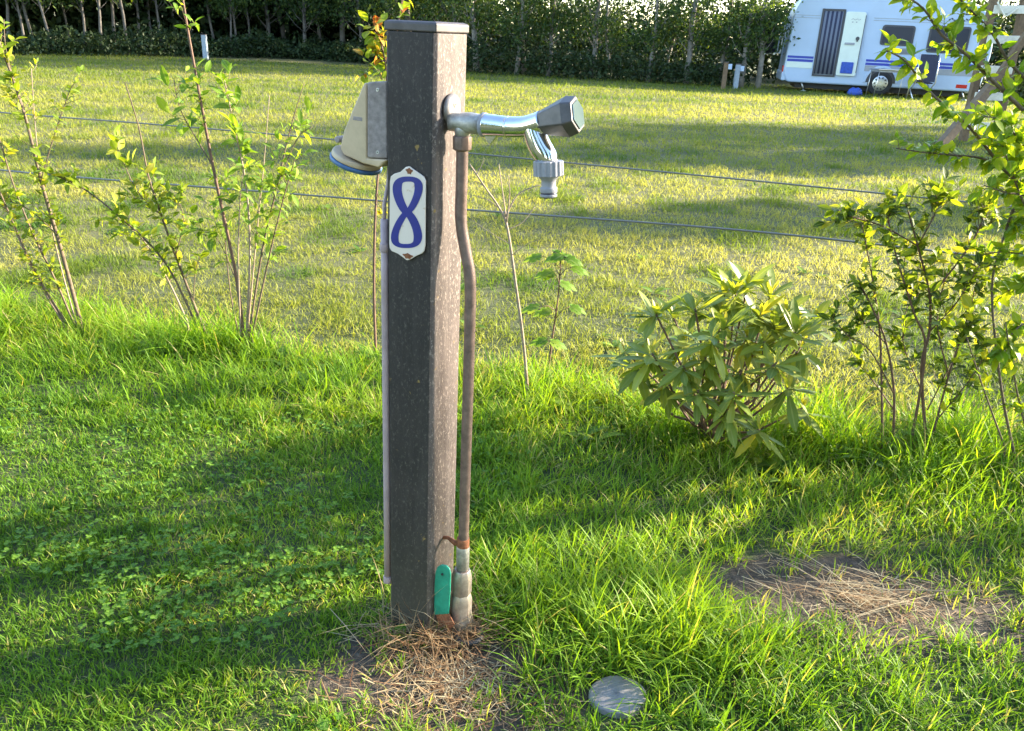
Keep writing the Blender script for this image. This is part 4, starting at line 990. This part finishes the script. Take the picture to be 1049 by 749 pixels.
s_.tube([(wr - .5, CVY + .4, zb - .05), (wr + 1.1, CVY + WD / 2, zb - .02)], .04, 8); s_.tube([(wr - .5, CVY + WD - .4, zb - .05), (wr + 1.1, CVY + WD / 2, zb - .02)], .04, 8)
s_.tube([(wr + .9, CVY + WD / 2 - .1, .9), (wr + .9, CVY + WD / 2 - .1, .1)], .03, 8); s_.tube([(wr + .9, CVY + WD / 2 - .14, .1), (wr + .9, CVY + WD / 2 - .06, .1)], .1, 16); s_.build('drawbar', M['alu'], car)
# covered load on the rack
s_ = MB(); rr = random.Random(4)
ringz = [.97, 1.1, 1.35, 1.6, 1.78, 1.86]
vs = []
for zi, z_ in enumerate(ringz):
    for k in range(24):
        a = 2 * math.pi * k / 24; w = (1, 1.06, 1, .92, .8, .45)[zi]; f_ = 1 + .1 * math.sin(5 * a + zi) + rr.gauss(0, .02)
        vs.append((wl - .4 + .23 * w * f_ * math.cos(a), CVY + .9 + .55 * w * f_ * math.sin(a), z_ + .04 * math.sin(3 * a + zi)))
s_.add(vs, [(j * 24 + k, j * 24 + (k + 1) % 24, j * 24 + 24 + (k + 1) % 24, j * 24 + 24 + k) for j in range(5) for k in range(24)] + [tuple(range(24)), tuple(range(120, 144))], 0, True)
tag(s_.build('rack_cover', M['cloth']), 'dark cloth covered load on the rack behind the caravan', 'cover')
CYAW = R(-12); car.location.x += .1
car.rotation_euler.z = CYAW
rc = bpy.data.objects['rack_cover']; Mr = Matrix.Translation(car.location) @ Matrix.Rotation(CYAW, 4, 'Z') @ Matrix.Translation(-car.location)
rc.matrix_world = Mr
# camping table, chair, blue bag
ty = CVY - .9
def tv(zx, zy): return atY(740 + zx / 3.395, zy / 3.395, ty)
a, b2 = tv(525, 250), tv(655, 255); tz = .72
tbl = empty('camping_table', (a.x, ty, 0), 'folding camping table with thin metal legs beside the caravan wheel', 'table')
s_ = MB(); s_.box(((a.x + b2.x) / 2, ty, tz), ((b2.x - a.x) / 2, 0, 0), (0, .33, 0), (0, 0, .015)); s_.build('table_top', M['alu'], tbl, .006)
s_ = MB(); s_.box(((a.x + b2.x) / 2, ty, tz - .045), ((b2.x - a.x) / 2 - .04, 0, 0), (0, .29, 0), (0, 0, .02)); s_.build('table_frame', M['caravangrey'], tbl, .004)
for sx, sy in ((a.x + .06, -.27), (a.x + .06, .27), (b2.x - .06, -.27), (b2.x - .06, .27)):
    s_ = MB(); s_.tube([(sx, ty + sy, tz - .02), (sx - .04, ty + sy, 0)], .011, 8); s_.build('leg', M['alu'], tbl)
cp = tv(700, 300)
chr_ = empty('camping_chair', (cp.x, ty, 0), 'folding camping chair with dark navy backrest beside the table', 'chair')
s_ = MB(); s_.box((cp.x, ty - .02, .8), (.24, 0, 0), (0, .012, 0), (0, .03, .34)); s_.build('backrest', M['navy'], chr_, .01)
s_ = MB(); s_.box((cp.x, ty + .24, .44), (.24, 0, 0), (0, .22, .02), (0, 0, .015)); s_.build('seat', M['navy'], chr_, .01)
for sx in (-.26, .26):
    s_ = MB(); s_.tube([(cp.x + sx, ty - .0, 1.16), (cp.x + sx, ty - .06, .45), (cp.x + sx, ty + .42, 0)], .014, 8); s_.tube([(cp.x + sx, ty + .44, .45), (cp.x + sx, ty - .1, 0)], .014, 8); s_.tube([(cp.x + sx, ty - .03, .66), (cp.x + sx, ty + .4, .66)], .018, 8); s_.build('side_frame', M['alu'], chr_)
bg = atY(740 + 460 / 3.395, 325 / 3.395, CVY - .35); s_ = MB(); vs = []
for j, (z_, w) in enumerate(((0, .9), (.07, 1.05), (.15, .9), (.2, .45))):
    for k in range(16):
        a = 2 * math.pi * k / 16; vs.append((bg.x + .2 * w * math.cos(a), CVY - .35 + .14 * w * math.sin(a), z_ + .015 * math.sin(4 * a)))
s_.add(vs, [(j * 16 + k, j * 16 + (k + 1) % 16, j * 16 + 16 + (k + 1) % 16, j * 16 + 16 + k) for j in range(3) for k in range(16)] + [tuple(range(16)), tuple(range(48, 64))], 0, True)
tag(s_.build('bag', M['bluebag']), 'small blue bag on the grass under the caravan', 'bag')
# distant service posts
def spost(x, ytop, ybase, mat, wpx, label, light=True):
    p = gnd(x, ybase); h = onp(x, ytop, p, Vector((0, 1, 0))).z; w = wpx * p.y / 985 / 2
    o = empty('service_post', p, label, 'post', 'distant service posts')
    MB().box((p.x, p.y, h / 2), (w, 0, 0), (0, w, 0), (0, 0, h / 2)).build('shaft', M[mat], o, .01)
    MB().box((p.x, p.y, h + .012), (w * 1.1, 0, 0), (0, w * 1.1, 0), (0, 0, .012)).build('cap', M['cap'], o, .005)
    if light: MB().box((p.x + w + .05, p.y - .02, h - .1), (.05, 0, 0), (0, .05, 0), (0, 0, .07)).build('socket', M['white'], o, .01)
spost(740.5, 64, 91.5, 'timber', 4.5, 'distant brown post with white socket near the caravan')
spost(753, 66, 91, 'greypost', 5, 'distant grey post with pale side near the caravan', True)
spost(211, 36, 61, 'greypost', 5, 'distant blue-grey post in front of the dark wood', False)

# ------------------------------------------------------------------ climbing frame
FY = gnd(986, 145).y
def fv(x, y, dy=0.0): return atY(x, y, FY + dy)
frm = empty('climbing_frame', fv(986, 145), 'timber climbing frame with pale ladder rungs at the right edge of the meadow', 'climbing frame')
def beam(name, a, b2, w, mat):
    a = Vector(a); b2 = Vector(b2); d = (b2 - a).normalized(); sx = d.cross(Vector((0, 1, 0))).normalized(); sy = d.cross(sx)
    return MB().box((a + b2) / 2, (b2 - a) / 2, sx * w, sy * w).build(name, mat, frm, .008)
la, lb = fv(986, 145), fv(1024, -28); ra, rb = fv(1020, 141), fv(1056, -28)
la.z = ra.z = -.05
beam('rail', la, lb, .05, M['timber']); beam('rail', ra, rb, .05, M['timber'])
for yy in (124, 93, 66, 36, 7, -18):
    t = (145 - yy) / 173; t2 = (141 - yy) / 169
    a = la.lerp(lb, t); b2 = ra.lerp(rb, t); a.y -= .06; b2.y -= .06
    s_ = MB(); s_.box((a + b2) / 2, (b2 - a) / 2, (0, .02, 0), (0, 0, .055)); s_.build('rung', M['paletimber'], frm, .006)
x0 = gnd(960, 151); beam('brace', x0 - Z * .05, fv(1022, 80, -.14), .06, M['timber'])
beam('brace', fv(1019, 84, -.3), fv(1062, 20, -.3), .045, M['timber'])
beam('back_leg', Vector((la.x + 2.2, FY + 1.6, -.05)), Vector((lb.x + 1.2, FY + .5, lb.z)), .05, M['timber']); beam('back_leg', Vector((ra.x + 2.4, FY + 1.6, -.05)), Vector((rb.x + 1.4, FY + .5, rb.z)), .05, M['timber'])
beam('top_beam', Vector((lb.x - .2, FY + .2, lb.z + .05)), Vector((lb.x + 3.6, FY + .2, lb.z + .05)), .06, M['timber'])
for dx in (3.2, 3.5): beam('end_leg', Vector((lb.x + dx + (.4 if dx > 3.3 else -.4), FY + (1.2 if dx > 3.3 else -.7), -.05)), Vector((lb.x + 3.35, FY + .2, lb.z)), .05, M['timber'])
s_ = MB(); p0, p1 = fv(1022, 2, -.1), fv(1043, 8, -.1); s_.tube(smooth([p0, (p0 + p1) / 2 - Z * .14, p1], 5), .012, 8); s_.build('rope', M['paletimber'], frm)

# ------------------------------------------------------------------ light
SUN_AZ, SUN_EL = R(17), R(18)
sd = Vector((math.cos(SUN_AZ) * math.cos(SUN_EL), math.sin(SUN_AZ) * math.cos(SUN_EL), math.sin(SUN_EL)))
l = bpy.data.lights.new('sun', 'SUN'); l.energy = 5.0; l.angle = R(.9); l.color = (1, .87, .66)
so = bpy.data.objects.new('sun', l); C.objects.link(so); so.rotation_euler = sd.to_track_quat('Z', 'Y').to_euler(); so.location = (8, 4, 6)
w = bpy.data.worlds.new('World'); scn.world = w; w.use_nodes = True
nt = w.node_tree; bg_ = nt.nodes['Background']; sky = nt.nodes.new('ShaderNodeTexSky'); sky.sky_type = 'NISHITA'; sky.sun_disc = False
sky.sun_elevation = SUN_EL; sky.sun_rotation = R(90) - SUN_AZ; sky.air_density = 1.0; sky.dust_density = .5; sky.ozone_density = 1.4
nt.links.new(sky.outputs[0], bg_.inputs[0]); bg_.inputs[1].default_value = .14
scn.view_settings.view_transform = 'Standard'; scn.view_settings.look = 'None'; scn.view_settings.exposure = 2.6; scn.view_settings.gamma = 1
scn.cycles.max_bounces = 6; scn.cycles.diffuse_bounces = 3; scn.cycles.transmission_bounces = 4; scn.cycles.glossy_bounces = 3
scn.cycles.use_denoising = True
